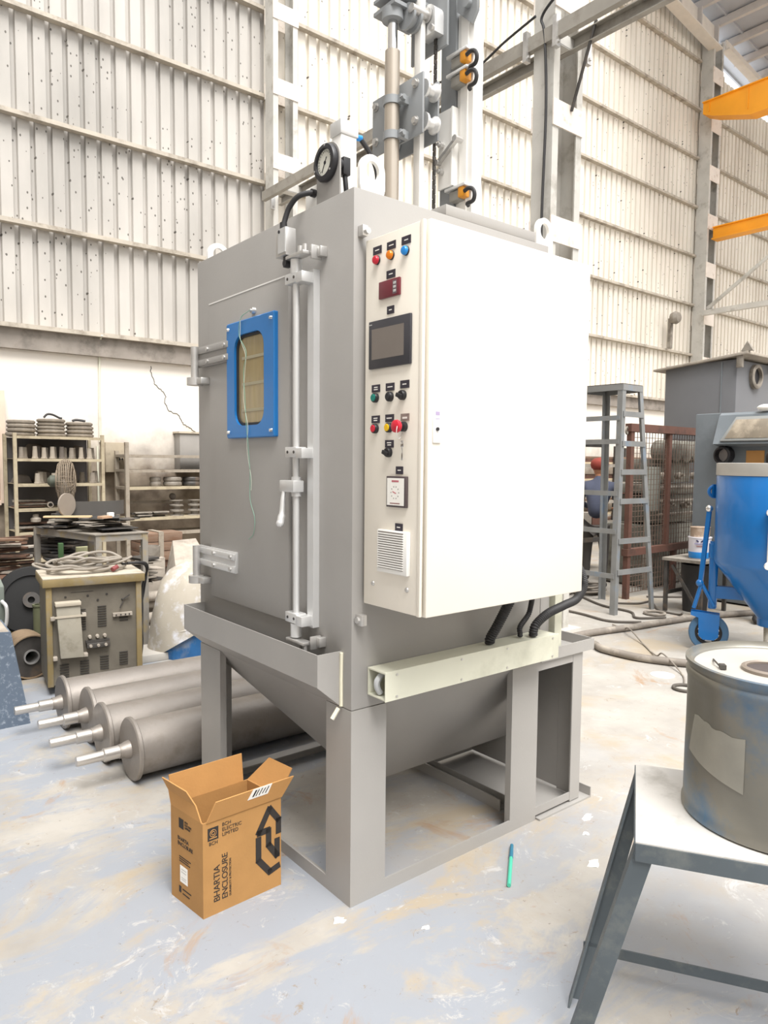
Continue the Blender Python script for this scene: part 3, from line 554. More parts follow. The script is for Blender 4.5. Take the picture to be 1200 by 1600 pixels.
obj('meter_side', B().box((EX-.0092, 1.737*K, 2.095), (.001, .02, .042)), mat('meter_grey', '#6d5a60', .4, 0, .05), mt, sm=0)
plate(1.765, 2.136)
hm = ep('touch_panel', B().mm(EX-.010, EX, 1.661*K, 1.866*K, 1.851, 2.004, .003), mat('hmi_frame', '#3c3b40', .4, 0, .04), label='black framed touch panel')
obj('touch_screen', B().mm(EX-.0108, EX-.0100, 1.690*K, 1.848*K, 1.880, 1.977), mat('hmi_screen', '#7b736c', .16, 0, .05, 8), hm, sm=0)
obj('panel_mark', B().mm(EX-.0106, EX-.0100, 1.848*K, 1.862*K, 1.991, 1.994), ALU, hm, sm=0)
plate(1.765, 2.026, w=.034)
def button(y, z, m, label):
    o = ep('push_button', B().lathe([(.0155, 0), (.0155, .010), (.0135, .013), (.012, .013), (.012, .011), (.001, .011)], pp(y, z), (-1, 0, 0), 20), BLACK, label=label)
    obj('button_cap', B().lathe([(.0118, .010), (.0118, .0145), (.010, .016), (.001, .016)], pp(y, z), (-1, 0, 0), 20), m, o)
def selector(y, z):
    o = ep('selector_switch', B().lathe([(.0155, 0), (.0155, .010), (.0135, .014), (.001, .014)], pp(y, z), (-1, 0, 0), 20), BLACK, label='black rotary selector switch')
    obj('selector_lever', B().box(pp(y+.003, z-.002, .015), (.012, .027, .014), (20, 0, 0), .003), BLACK, o)
button(1.836, 1.757, GREEN, 'green push button'); button(1.762, 1.756, BLACK, 'black push button'); selector(1.700, 1.757)
button(1.836, 1.658, RED, 'red push button'); button(1.765, 1.659, YELLOW, 'yellow push button'); selector(1.766, 1.581)
plate(1.836, 1.787, 2); plate(1.764, 1.787); plate(1.693, 1.79, 1); plate(1.836, 1.688, 2); plate(1.765, 1.689); plate(1.765, 1.608, 2)
es = ep('emergency_stop', B().lathe([(.0155, 0), (.0155, .012), (.009, .016), (.009, .03), (.001, .03)], pp(1.693, 1.660), (-1, 0, 0), 20), BLACK, label='red mushroom emergency stop')
obj('mushroom_head', B().lathe([(.001, .026), (.018, .026), (.0205, .032), (.019, .040), (.012, .043), (.001, .044)], pp(1.693, 1.660), (-1, 0, 0), 24), RED, es)
obj('key_ring', B().torus(pp(1.692, 1.648, .022), (-.5, .85, .1), .026, .0012, 24, 5), WHITEP, es)
obj('hanging_key', B().box(pp(1.690, 1.607, .012), (.0022, .013, .02), bev=.0008).box(pp(1.690, 1.577, .012), (.002, .0065, .042), bev=.0006), CHROME, es)
op = ep('emergency_plate', B().box(pp(1.690, 1.689, .0012), (.0024, .040, .022)), mat('etched_plate', '#8f7f78', .5, 0, .1), sm=0)
obj('etched_mark', B().box(pp(1.690, 1.687, .0028), (.0006, .022, .006)), PAPER, op, sm=0)
an = ep('alarm_panel', B().mm(EX-.012, EX, 1.672*K, 1.766*K, 1.408, 1.506, .002), mat('alarm_frame', '#4d4243', .45, 0, .05), label='white faced alarm panel in a dark frame')
obj('alarm_face', B().mm(EX-.0126, EX-.012, 1.679*K, 1.761*K, 1.414, 1.500), PAPER, an, sm=0)
rd = B(); c = pp(1.722, 1.455, .0127)
for a in range(0, 360, 36): rd.box(c + Vector((0, .019*cos(rad(a)), .019*sin(rad(a)))), (.0006, .004, .0032), (a, 0, 0))
obj('dial_print', rd, mat('print_grey', '#8d8883', .7, 0, .05), an, sm=0)
obj('heading_print', B().box(c + Vector((0, -.001, .036)), (.0006, .034, .006)).box(c + Vector((0, .003, 0)), (.0006, .018, .0035), (18, 0, 0)), mat('print_red', '#c07078', .7, 0, .08), an, sm=0)
obj('footer_print', B().box(c + Vector((0, 0, -.034)), (.0006, .048, .003)), mat('print_brown', '#8a5a58', .7, 0, .05), an, sm=0)
plate(1.714, 1.525, w=.034)
vt = ep('vent_grille', B().mm(EX-.016, EX, 1.658*K, 1.806*K, 1.195, 1.333, .003), WHITEP, label='white slatted vent grille')
for i in range(15): obj('slat', B().mm(EX-.0185, EX-.0155, 1.676*K, 1.800*K, 1.2115+.0077*i, 1.2160+.0077*i), WHITEP, vt, sm=0)
obj('grille_shade_sheet', B().mm(EX-.0161, EX-.0158, 1.676*K, 1.800*K, 1.209, 1.328), mat('grille_shade_paint', '#6f6862', .8, 0, .05), vt, sm=0)  # dark sheet standing in for the shade between the slats
plate(1.714, 1.346, w=.036)
for y, z in ((1.844, 1.151), (1.673, 1.153)): ep('panel_screw', B().lathe([(.0085, 0), (.0085, .002), (.006, .005), (.001, .006)], pp(y, z), (-1, 0, 0), 10), ZINC)
ep('side_box', B().mm(EX1+.0005, 2.312, 1.75, 1.88, 1.30, 1.86, .003))
for x in (1.56, 2.05): ep('roof_eye', B().torus((x, 1.77, EZ1+.012), (1, .3, 0), .022, .0028, 16, 6), ALU)

# ------------------------------------------------------------------ cable trunking and conduits
tr = thing('cable_trunking', 'ivory cable trunking bolted across the side of the cabinet below the control box', 'cable trunk', (1.95, 1.877, .745))
obj('trunk_channel', B().prism([(1.829, .747), (by-.003, .747), (by-.003, .843), (1.829, .843), (1.829, .838), (by-.008, .838), (by-.008, .752), (1.829, .752)], 'x', 1.492, 2.418), TRUNK, tr, sm=0)
obj('trunk_lid', B().mm(1.490, 2.420, 1.8245, 1.8285, .744, .846, .001), TRUNK, tr, sm=0)
for x in (1.54, 1.85, 2.1, 2.38):
    for z in (.757, .832): obj('lid_screw', B().cyl((x, 1.8245, z), (x, 1.822, z), .0045, n=8), ZINC, tr)
obj('inner_cable', B().tube(smooth([(1.51, 1.875, .76), (1.497, 1.878, .785), (1.50, 1.876, .81), (1.54, 1.875, .825), (1.7, 1.875, .80)], 6), .011, 8), mat('grey_cable', '#b5b7b8', .5, 0, .05), tr)
obj('riser_trunk', B().mm(2.535, 2.585, 1.935, 1.985, .72, 1.25, .002), TRUNK, tr, sm=0)
def ribbed(pts, r, pitch=.009, n=12):
    P = smooth(pts, 14); L = [0]
    for a, b_ in zip(P, P[1:]): L.append(L[-1]+(b_-a).length)
    rings = []; b = B(); k = 0; s = 0; rr = []; Q = []
    while s < L[-1]:
        while L[k+1] < s: k += 1
        f = (s-L[k])/max(1e-6, L[k+1]-L[k]); Q.append(P[k].lerp(P[k+1], f)); rr.append(r if len(Q) % 2 else r*.86); s += pitch/2
    a = None
    for i, p in enumerate(Q):
        d = (Q[min(i+1, len(Q)-1)]-Q[max(i-1, 0)]).normalized()
        if a is None: a, _ = b.frame(d)
        a = (a-d*a.dot(d)).normalized(); c_ = d.cross(a); rings.append([p+(a*cos(2*pi*j/n)+c_*sin(2*pi*j/n))*rr[i] for j in range(n)])
    return b.loft(rings)
def conduit(label, pts, r): obj('cable_conduit', ribbed(pts, r), RUBBER, sm=30, label=label, cat='conduit')
conduit('thick black ribbed conduit dropping straight from cabinet floor into the trunking', [(2.10, 1.80, 1.068), (2.098, 1.805, 1.04), (2.075, 1.85, .93), (2.056, 1.874, .87), (2.056, 1.876, .848)], .021)
conduit('thin black ribbed conduit entering the trunking nearest the thick one', [(2.25, 1.82, 1.068), (2.255, 1.83, 1.04), (2.31, 1.885, .97), (2.31, 1.899, .925), (2.25, 1.89, .885), (2.237, 1.878, .86), (2.237, 1.878, .847)], .0115)
conduit('black ribbed conduit looping out past the cabinet corner into the trunking', [(2.289, 1.895, 1.16), (2.40, 1.90, 1.17), (2.60, 1.90, 1.13), (2.675, 1.89, 1.03), (2.61, 1.875, .965), (2.50, 1.862, .948), (2.38, 1.852, .93), (2.305, 1.852, .895), (2.288, 1.852, .865), (2.288, 1.852, .848)], .019)

# ------------------------------------------------------------------ cardboard box
O = Vector((.997, 2.183, 0)); e1 = Vector((.311, .014, 0)); e2 = Vector((-.027, .203, 0)); BH = .333
bxt = thing('cardboard_box', 'open brown cardboard box with printed lettering beside the grey cabinet leg', 'box', O + e1/2 + e2/2)
def bp_(name, b, m=CARD, parent=None, sm=0, label=None): return obj(name, b, m, parent or bxt, sm=sm, label=label)
u1, u2 = e1.normalized(), e2.normalized(); UZ = Vector((0, 0, 1)); tb = .005
def wallp(name, p, d, w, n):  # upright panel; n points inwards
    bp_(name, B().hexa([p, p+d*w, p+d*w+n*tb, p+n*tb, p+UZ*BH, p+d*w+UZ*BH, p+d*w+n*tb+UZ*BH, p+n*tb+UZ*BH]), CARD)
w1_, w2_ = e1.length, e2.length
wallp('front_panel', O, u1, w1_, u2); wallp('side_panel', O+u2*tb, u2, w2_-2*tb, u1); wallp('back_panel', O+u2*(w2_-tb), u1, w1_, u2); wallp('side_panel', O+u1*(w1_-tb)+u2*tb, u2, w2_-2*tb, u1)
bp_('bottom_panel', B().hexa([O+u1*tb+u2*tb+UZ*.002, O+u1*(w1_-tb)+u2*tb+UZ*.002, O+u1*(w1_-tb)+u2*(w2_-tb)+UZ*.002, O+u1*tb+u2*(w2_-tb)+UZ*.002] + [q+UZ*.008 for q in (O+u1*tb+u2*tb, O+u1*(w1_-tb)+u2*tb, O+u1*(w1_-tb)+u2*(w2_-tb), O+u1*tb+u2*(w2_-tb))]), CARDIN)
def flap(a, b_, out, up, L, ta, tb_, warp=0):
    """flap hinged on edge a-b, tip inset by ta / tb_ at its ends"""
    d = (b_-a).normalized(); v = (out*up[0]+UZ*up[1]).normalized()*L; n = d.cross(v).normalized()*.004
    p = [a, b_, b_+v-d*tb_, a+v+d*ta]
    mids = [p[0].lerp(p[3], .5)+n*warp, p[1].lerp(p[2], .5)+n*warp]
    b = B().loft([[p[0], p[1], p[1]+n, p[0]+n], [mids[0], mids[1], mids[1]+n, mids[0]+n], [p[3], p[2], p[2]+n, p[3]+n]])
    return bp_('flap', b, CARDIN, sm=0), v
T = O+UZ*BH
flap(T+u2*w2_+u1*.004, T+u1*w1_+u2*w2_-u1*.02, u2, (.10, 1), .105, -.006, .0)                               # back flap, almost upright
ff, fv = flap(T+u1*.012, T+u1*(w1_+.002), -u2, (.30, 1), .078, .022, -.035)                          # front flap leaning out
flap(T+u2*.01, T+u2*w2_, -u1, (.22, 1), .10, .055, -.02, 2)                                            # left flap
flap(T+u1*w1_+u2*.01, T+u1*w1_+u2*w2_, u1, (.45, 1), .105, -.015, .075)                        # right flap
fo = -u2*.0006
def fp(u, z): return O+u1*u+UZ*z-u2*.0004
def quad(name, pts, m, parent=bxt, th=.0006):
    n = (Vector(pts[1])-Vector(pts[0])).cross(Vector(pts[2])-Vector(pts[0])).normalized()
    return obj(name, B().loft([[Vector(p) for p in pts], [Vector(p)-u2*th for p in pts]]), m, parent, sm=0)
text('BHARTIA', .033, INK, bxt, fp(.062, .042), UZ, -u1, space=.95); text('ENCLOSURE', .031, INK, bxt, fp(.092, .042), UZ, -u1, space=.92); text('DURABILITY & PROTECTION', .0105, INK, bxt, fp(.106, .044), UZ, -u1)
text('BCH\nELECTRIC\nLIMITED', .0175, INK, bxt, fp(.072, .302), u1, UZ); text('BCH', .017, INK, bxt, fp(.022, .249), u1, UZ)
quad('printed_square', [fp(.018, .266), fp(.058, .266), fp(.058, .310), fp(.018, .310)], INK)
obj('printed_emblem', B().torus(fp(.038, .290)-u2*.0008, u2, .012, .0011, 20, 5).torus(fp(.038, .290)-u2*.0008, u2, .006, .0011, 14, 5), CARDIN, bxt)
obj('printed_emblem', B().loft([[fp(.024, .272)-u2*.0008, fp(.052, .272)-u2*.0008, fp(.052, .275)-u2*.0008, fp(.024, .275)-u2*.0008], [fp(.024, .272)-u2*.0012, fp(.052, .272)-u2*.0012, fp(.052, .275)-u2*.0012, fp(.024, .275)-u2*.0012]]), CARDIN, bxt, sm=0)
def stroke(name, pts, w):
    b = B()
    for a, c_ in zip(pts, pts[1:]):
        a, c_ = Vector((a[0], a[1], 0)), Vector((c_[0], c_[1], 0)); d = (c_-a).normalized(); n = Vector((-d.y, d.x, 0))*w/2; a = a-d*w*.28; c_ = c_+d*w*.28
        q = [fp(p.x, p.y) for p in (a+n, c_+n, c_-n, a-n)]; b.loft([q, [x-u2*.0006 for x in q]])
    obj(name, b, INK, bxt, sm=0)
# hexagonal arrow emblem, cut off by the box corner
stroke('printed_arrow', [(.300, .205), (.300, .252), (.262, .304), (.216, .226), (.258, .226), (.258, .170), (.294, .118), (.294, .178)], .023)
stroke('printed_arrow', [(.216, .206), (.216, .126), (.262, .068), (.300, .078)], .023)
def sp(v, z): return O+u2*(w2_-v)+UZ*z-u1*.0004   # left side, v measured from the far edge
def squad(name, v0, v1, z0, z1, m):
    q = [sp(v0, z0), sp(v1, z0), sp(v1, z1), sp(v0, z1)]; obj(name, B().loft([q, [x-u1*.0006 for x in q]]), m, bxt, sm=0)
squad('printed_square', .055, .085, .27, .305, INK); text('BCH\nELECTRIC\nLIMITED', .010, INK, bxt, sp(.092, .297), -u2, UZ)
text('BHARTIA\nENCLOSURE', .019, INK, bxt, sp(.045, .225), -u2, UZ, space=.9)
for z, w in ((.165, .075), (.157, .06), (.149, .07)): squad('printed_line', .055, .055+w, z, z+.003, INK)
squad('white_sticker', .060, .108, .075, .135, PAPER)
for z in (.085, .092, .112, .122): squad('sticker_print', .068, .100, z, z+.002, mat('print_grey', '#8d8883'))
squad('printed_symbol', .052, .066, .035, .058, INK); squad('printed_line', .075, .13, .050, .054, INK); squad('printed_line', .075, .12, .034, .038, INK)
# shipping label on the front flap
fa = T+u1*.012; fd = fv
fn = u1.cross(fd).normalized()
def fl(u, s): return fa+u1*u+fd*s+fn*.0045
lab = [fl(.150, .52), fl(.232, .52), fl(.243, 1.03), fl(.166, 1.03)]
obj('shipping_label', B().loft([lab, [p+fn*.0008 for p in lab]]), PAPER, bxt, sm=0)
for k, (s0, s1) in enumerate(((.62, .95), (.62, .95), (.62, .95), (.65, .92), (.62, .95))):
    u = .166+.013*k; w = .004 if k else .007
    q = [fl(u, s0)+fn*.001, fl(u+w, s0)+fn*.001, fl(u+w+.01, s1)+fn*.001, fl(u+.01, s1)+fn*.001]; obj('label_print', B().loft([q, [p+fn*.0005 for p in q]]), INK, bxt, sm=0)
# ------------------------------------------------------------------ conveyor rollers on the floor, left
def roller(y, x0, ln, label, rz=-1.0):
    t = thing('conveyor_roller', label, 'roller', (x0, y, 0), rz, 'steel conveyor rollers lying in a row')
    obj('drum', B().cyl((.012, 0, .152), (ln, 0, .152), .132, n=40), ROLLER, t, world=False)
    obj('end_flange', B().lathe([(.001, -.012), (.146, -.012), (.152, -.006), (.152, .008), (.146, .012), (.001, .012)], (0, 0, .152), (1, 0, 0), 40), ROLLER, t, world=False)
    obj('end_flange', B().lathe([(.001, -.012), (.146, -.012), (.152, -.006), (.152, .008), (.146, .012), (.001, .012)], (ln, 0, .152), (1, 0, 0), 40), ROLLER, t, world=False)
    obj('hub', B().lathe([(.045, 0), (.040, -.02), (.034, -.035), (.034, -.05)], (-.012, 0, .152), (1, 0, 0), 24), ROLLER, t, world=False)
    obj('shaft', B().lathe([(.001, -.245), (.022, -.245), (.024, -.240), (.024, -.125), (.031, -.120), (.031, 0), (.001, 0)], (-.012, 0, .152), (1, 0, 0), 24), mat('turned_shaft', '#c3beb8', .3, .8, .06), t, world=False)
    return t
roller(3.40, 1.19, 1.95, 'steel roller nearest the cardboard box, first of the four')
roller(3.70, 1.15, 1.95, 'second steel roller from the cardboard box')
roller(4.005, 1.17, 1.95, 'third steel roller from the cardboard box, its shaft tip partly hidden')
roller(4.31, 1.12, 1.95, 'steel roller farthest from the cardboard box, next to the old welder')

# ------------------------------------------------------------------ old welding transformer
we = thing('welding_machine', 'old grey welding machine with a worn yellow frame and louvred front', 'welding machine', (1.19, 4.94, 0), -8)
YFR = mat('worn_yellow_frame', '#86754f', .7, .05, .15, 6, '#837a6a', .4, 9); WPAN = mat('dusty_grey_panel', '#6c665b', .75, .1, .14, 5, '#5f594f', .4, 4, .08, 30); WTOP = mat('dusty_lid', '#b5ab9a', .8, 0, .1, 6, '#8f8577', .3, 7)
def wp(name, b, m=WPAN, parent=None, sm=40): return obj(name, b, m, parent or we, world=False, sm=sm)
WW, WD, WZ0, WZ1 = .60, .42, .065, .72
wp('front_panel', B().mm(.035, WW-.035, .012, .03, WZ0, WZ1), sm=0)
wp('case', B().mm(.002, WW-.002, .032, WD, WZ0, WZ1), sm=0)
for x in (0, WW-.036): wp('corner_post', B().mm(x, x+.036, -.004, .032, WZ0-.005, WZ1, .003), YFR)
wp('lid_rim', B().mm(-.02, WW+.02, -.022, WD+.02, WZ1, WZ1+.052, .004), YFR); wp('lid', B().mm(-.018, WW+.018, -.02, WD+.018, WZ1+.052, WZ1+.060, .002), WTOP)
LV = mat('louver_dark', '#35322e', .8, 0, .1)
for c, (x, z, n) in enumerate([(.185, .42, 9), (.315, .43, 9), (.455, .455, 4), (.075, .11, 6), (.20, .12, 6), (.325, .135, 6), (.45, .15, 6)]):
    for i in range(n): wp('louver', B().mm(x, x+.055, .006, .0125, z+i*.0165, z+i*.0165+.006), LV, sm=0)
hb_ = wp('wire_feed_box', B().hexa([(.075, -.055, .255), (.215, -.055, .25), (.215, .0, .25), (.075, .0, .255), (.055, -.045, .60), (.20, -.045, .595), (.20, .012, .595), (.055, .012, .60)], .003), mat('pale_grey_box', '#9b9587', .75, 0, .1, 8, '#77705f', .3, 7))
obj('box_cap', B().mm(.05, .205, -.056, .012, .596, .622, .003), WTOP, we, world=False); obj('strap', B().mm(.045, .235, -.052, -.043, .52, .532), WTOP, we, world=False, sm=0)
for x, z in ((.035, .515), (.225, .525), (.045, .25), (.23, .255)): obj('clip', B().mm(x-.012, x+.014, -.03, .012, z-.012, z+.012, .002), DUSTL, we, world=False)
tbk = wp('terminal_block', B().mm(.235, .385, -.012, .012, .33, .345).mm(.24, .385, -.03, .012, .295, .328, .002), STEELDK)
for x in (.262, .31, .357):
    for z, y in ((.366, .0), (.312, -.03)): obj('terminal', B().cyl((x, .012, z), (x, y-.014, z), .013, .009, 10), DUSTL, we, world=False)
wp('screw_row', B().mm(.41, .535, -.012, .012, .49, .512), DUSTL, sm=0)
for x in (.43, .46, .49, .515): wp('screw', B().cyl((x, -.012, .50), (x, -.016, .50), .005, n=8), LV)
for x, z in ((.255, .645), (.375, .645), (.205, .615), (.318, .61), (.475, .60), (.118, .645)): wp('panel_hole', B().cyl((x, .0121, z), (x, .009, z), .008, n=10), LV)
wp('print_line', B().mm(.15, .29, .0095, .0122, .672, .675), LV, sm=0)
wp('lever', B().bar((.475, .005, .60), (.52, -.01, .632), .008, .008).bar((.48, .005, .59), (.455, -.008, .545), .006, .006), STEELDK)
for x in (.10, .50):
    for y in (.08, .34): wp('caster', B().lathe([(.001, -.015), (.03, -.015), (.03, .015), (.001, .015)], (x, y, .03), (1, 0, 0), 16).mm(x-.02, x+.02, y-.012, y+.012, .035, WZ0), STEELDK)
cc = thing('welding_cable', 'grey welding cable heaped in loose loops on top of the old welder', 'cable', (1.47, 5.06, .782))
CABG = mat('dusty_grey_cable', '#8f877c', .7, 0, .12, 10)
rr = random.Random(3)
for k in range(7):
    pts = []; a0 = rr.uniform(0, 6); cx, cy = rr.uniform(-.03, .03), rr.uniform(-.02, .03); ra, rb = rr.uniform(.14, .33), rr.uniform(.08, .17); z0 = .012+.010*k
    for i in range(13):
        a = a0+i*.55; pts.append((1.50+cx+ra*cos(a), 5.11+cy+rb*sin(a), .785+z0+.035*max(0, sin(a*2+k))+rr.uniform(0, .012)))
    obj('cable_loop', B().tube(smooth(pts, 5), rr.choice((.008, .010, .011)), 8), CABG, cc)
obj('cable_plug', B().cyl((1.62, 4.95, .80), (1.66, 4.97, .815), .016, n=10), mat('red_plug', '#7a3a3a', .6, 0, .1), cc)
obj('cable_tail', B().tube(smooth([(1.74, 5.0, .83), (1.90, 5.05, .80), (1.915, 5.2, .6), (1.92, 5.22, .42), (1.91, 5.24, .2), (1.92, 5.27, .06)], 6), .009, 8), RUBBER, cc)
obj('cable_tail', B().tube(smooth([(1.72, 5.05, .82), (1.905, 5.1, .79), (1.94, 5.22, .6), (1.915, 5.24, .42), (1.935, 5.26, .2), (1.93, 5.28, .07)], 6), .008, 8), RUBBER, cc)

# ------------------------------------------------------------------ steel work table with offcuts
tb2 = thing('steel_table', 'steel frame work table loaded with metal offcuts behind the welder', 'table', (1.95, 6.2, 0))
TL = mat('table_frame_steel', '#8f8a82', .65, .2, .15, 7, '#a08d62', .3, 9)
FL, FR, BL_, BR = Vector((1.78, 5.77, 0)), Vector((2.15, 5.77, 0)), Vector((1.56, 6.72, 0)), Vector((2.02, 6.75, 0))
for p in (FL, FR, BL_, BR): obj('leg', B().bar(p, p+Vector((0, 0, .955)), .045, .045), TL, tb2, sm=0)
for a, b_ in ((FL, FR), (FR, BR), (BL_, BR), (FL, BL_)): obj('top_rail', B().bar(a+Vector((0, 0, .93)), b_+Vector((0, 0, .93)), .04, .05), TL, tb2, sm=0)
obj('top_sheet', B().loft([[p+Vector((0, 0, z)) for p in (FL+Vector((-.03, -.03, 0)), FR+Vector((.03, -.03, 0)), BR+Vector((.03, .03, 0)), BL_+Vector((-.03, .03, 0)))] for z in (.956, .965)]), DUST, tb2, sm=0)
rp = random.Random(11)
def offcut(name, c, sx, sy, th, m, label, cat, group=None, rot=(0, 0, 0)): return obj(name, B().box((c[0], c[1], c[2]+th/2), (sx, sy, th), rot, min(.002, th*.2)), m, sm=0, label=label, cat=cat, group=group)
zz = .966; PLM = [IRON, STEELDK, DUST, IRON, DUSTL]
for i in range(14):
    th = rp.choice((.006, .008, .012)); sx, sy = rp.uniform(.14, .30), rp.uniform(.12, .26)
    cx, cy = rp.uniform(1.80, 2.08), rp.uniform(5.86, 6.3)
    offcut('steel_offcut', (cx, cy, zz), sx, sy, th, PLM[i % 5], 'flat dark steel offcut in the heap on the steel work table', 'steel plate', 'offcuts heaped on the steel table', (0, 0, rp.uniform(0, 180))); zz += th+.0006
ztop = zz; zz = .966
for i in range(12):
    th = rp.choice((.008, .012, .016)); offcut('steel_offcut', (rp.uniform(1.68, 1.82), rp.uniform(6.36, 6.6), zz), rp.uniform(.16, .30), rp.uniform(.1, .24), th, PLM[i % 5], 'flat dusty offcut in the heap at the back of the steel work table', 'steel plate', 'offcuts at the back of the steel table', (0, 0, rp.uniform(0, 180))); zz += th+.0006
arc = [(1.92+.26*cos(rad(a)), 6.34+.16*sin(rad(a))) for a in range(195, 346, 10)]
obj('curved_plate', B().loft([[(x, y, z) for x, y in arc]+[(x, y+.006, z) for x, y in arc[::-1]] for z in (.967, 1.085)]), mat('dark_grey_sheet', '#55524f', .5, .2, .08), sm=30, label='dark curved strip of sheet steel standing on edge on the work table', cat='sheet metal').location.z = ztop+.001
offcut('wooden_block', (1.86, 5.84, ztop), .10, .06, .02, mat('pinkish_wood', '#b08f74', .8, 0, .15), 'small pinkish wooden block on the work table offcuts', 'wood block', None, (0, 0, 25))
offcut('white_card', (1.95, 5.98, ztop), .05, .03, .035, PAPER, 'small white card standing on the work table offcuts', 'card', None, (0, 0, 15))
bd = B().cyl((1.66, 6.14, ztop+.10), (1.652, 6.152, ztop+.10), .095, n=32); obj('round_board', bd, mat('tan_disc', '#8f8478', .8, 0, .08), label='tan round disc standing on edge at the back of the work table', cat='disc')
offcut('pale_plank', (1.64, 6.06, ztop+.001), .06, .36, .014, mat('pale_plank_wood', '#c3ab85', .75, 0, .1), 'pale wooden plank lying across the left side of the work table', 'plank', None, (0, 0, 62))

# ------------------------------------------------------------------ shelf rack with castings against the wall
sh = thing('shelf_rack', 'cream painted shelf rack of castings against the dirty plaster wall', 'shelf', (2.22, 8.7, 0))
SX0, SX1, SY0, SY1 = 1.75, 2.70, 8.45, 8.98; LEV = (1.80, 1.555, 1.28, 1.01, .75, .45)
for x in (SX0, SX1-.035):
    for y in (SY0, SY1-.035): obj('post', B().prism([(x, y), (x+.035, y), (x+.035, y+.006), (x+.006, y+.006), (x+.006, y+.035), (x, y+.035)], 'z', 0, 1.83), SHELFP, sh, sm=0)
for z in LEV: obj('shelf_board', B().prism([(SY0-.006, z-.03), (SY0, z-.03), (SY0, z-.004), (SY1, z-.004), (SY1, z), (SY0-.006, z)], 'x', SX0+.036, SX1-.036), SHELFP, sh, sm=0)
obj('back_panel', B().mm(SX0+.04, SX1-.04, SY1-.004, SY1-.001, .4, 1.79), mat('rack_back_grey', '#5d5a5a', .7, 0, .1, 4), sh, sm=0)
def rim(c, r, h, label, group, m=CUP): return obj('pulley_rim', B().lathe([(r*.55, 0), (r*.90, 0), (r*.92, h*.12), (r, h*.3), (r, h*.75), (r*.92, h*.92), (r*.9, h), (r*.55, h)], c, (0, 0, 1), 26), m, sm=35, label=label, cat='casting', group=group)
for sx, n, nm, r in ((1.885, 4, 'left', .152), (2.195, 5, 'middle', .157), (2.502, 4, 'right', .152)):
    for i in range(n): rim((sx+R.uniform(-.006, .006), 8.70+R.uniform(-.01, .01), 1.801+i*(.040 if n == 5 else .044)), r-.002*i, .039 if n == 5 else .043, f'{ORD[i]} round casting from the bottom in the {nm} stack on the cream rack', f'castings in the {nm} stack on the rack')
obj('hose_piece', B().tube(smooth([(2.12, 8.70, 2.016), (2.16, 8.70, 2.055), (2.22, 8.70, 2.05), (2.28, 8.69, 2.02), (2.31, 8.69, 2.014)], 5), .012, 8), RUBBER, label='bent black hose piece on the middle stack of castings', cat='hose')
obj('hose_piece', B().tube(smooth([(2.43, 8.72, 1.992), (2.47, 8.72, 2.004), (2.53, 8.71, 2.0), (2.57, 8.70, 1.992)], 5), .014, 8), RUBBER, label='bent black hose piece on the right stack of castings', cat='hose')
def cup(x, y, z, h, r, nm, tone, k): 
    flip = R.random() < .25
    pr = [(r*1.25, 0), (r*1.25, .012), (r*1.05, .016), (r*.8, h), (r*.62, h), (r*.7, .03), (.001, .03)]
    return obj('cup_casting', B().lathe(pr, (x, y, z), (0, 0, 1), 16), tone, sm=40, label=f'{ORD[k]} dusty cup-shaped casting from the left on the {nm} of the cream rack', cat='casting', group=f'cup castings on the {nm} of the rack')
TN = [CUP, mat('pale_castings', '#9c9284', .85, 0, .12, 12, '#71685c', .3, 8), mat('dark_castings', '#5f574f', .85, 0, .15, 12)]
def pxX(px, y): return {8.55: 1.63, 8.75: 1.66}[y] + (px/170)*(1.09 if y == 8.55 else 1.12)
for k, px in enumerate((14, 24, 38, 47, 54, 62, 69, 77, 86, 96, 104, 112, 122, 131, 138, 148)):
    y = 8.50+.095*(k % 2); x = 1.835+(px-14)/134*.77
    cup(x, y, 1.556, R.uniform(.118, .135), R.uniform(.025, .029), 'upper shelf', TN[(0, 1, 1, 2, 1)[k % 5]], k)
for k, px in enumerate((45, 53, 62, 72, 80, 128, 138, 147)):
    x = 1.80+(px-14)/134*.84; cup(x, 8.50+.09*(k % 3), 1.281, R.uniform(.11, .14), R.uniform(.030, .036), 'middle shelf', TN[1 if k < 5 else 0], k)
for k, (x, y, w, h) in enumerate(((2.05, 8.85, .26, .17), (2.52, 8.86, .16, .16))): obj('casting_block', B().hexa([(x-w/2, y-.08, 1.556), (x+w/2, y-.08, 1.556), (x+w/2, y+.08, 1.556), (x-w/2, y+.08, 1.556), (x-w*.3, y-.05, 1.556+h), (x+w*.3, y-.06, 1.556+h*.9), (x+w*.25, y+.05, 1.556+h), (x-w*.3, y+.05, 1.556+h*.85)], .01), TN[2], label=('broad dark casting at the back of the rack upper shelf' if k == 0 else 'narrow dark casting at the right back of the rack upper shelf'), cat='casting')
for k, (x, w, h) in enumerate(((1.90, .20, .10), (2.12, .2, .15), (2.42, .17, .18))): obj('casting_block', B().hexa([(x-w/2, 8.74, 1.281), (x+w/2, 8.74, 1.281), (x+w/2, 8.92, 1.281), (x-w/2, 8.92, 1.281), (x-w*.3, 8.78, 1.281+h), (x+w*.35, 8.76, 1.281+h*.8), (x+w*.25, 8.9, 1.281+h), (x-w*.3, 8.9, 1.281+h*.8)], .012), TN[2], label=('low', 'mid-sized', 'tall')[k]+' dark lumpy casting at the back of the rack middle shelf', cat='casting')
zz = 1.011
for i in range(7):
    offcut('flat_bar', (1.93+R.uniform(-.03, .05), 8.66+R.uniform(-.05, .05), zz), R.uniform(.25, .34), R.uniform(.08, .2), .012, [DUST, RUST, DUSTL][i % 3], f'{ORD[i]} flat dusty bar from the bottom at the left of the rack fourth shelf', 'metal bar', 'bars on the rack fourth shelf', (0, 0, R.uniform(-9, 9))); zz += .0126
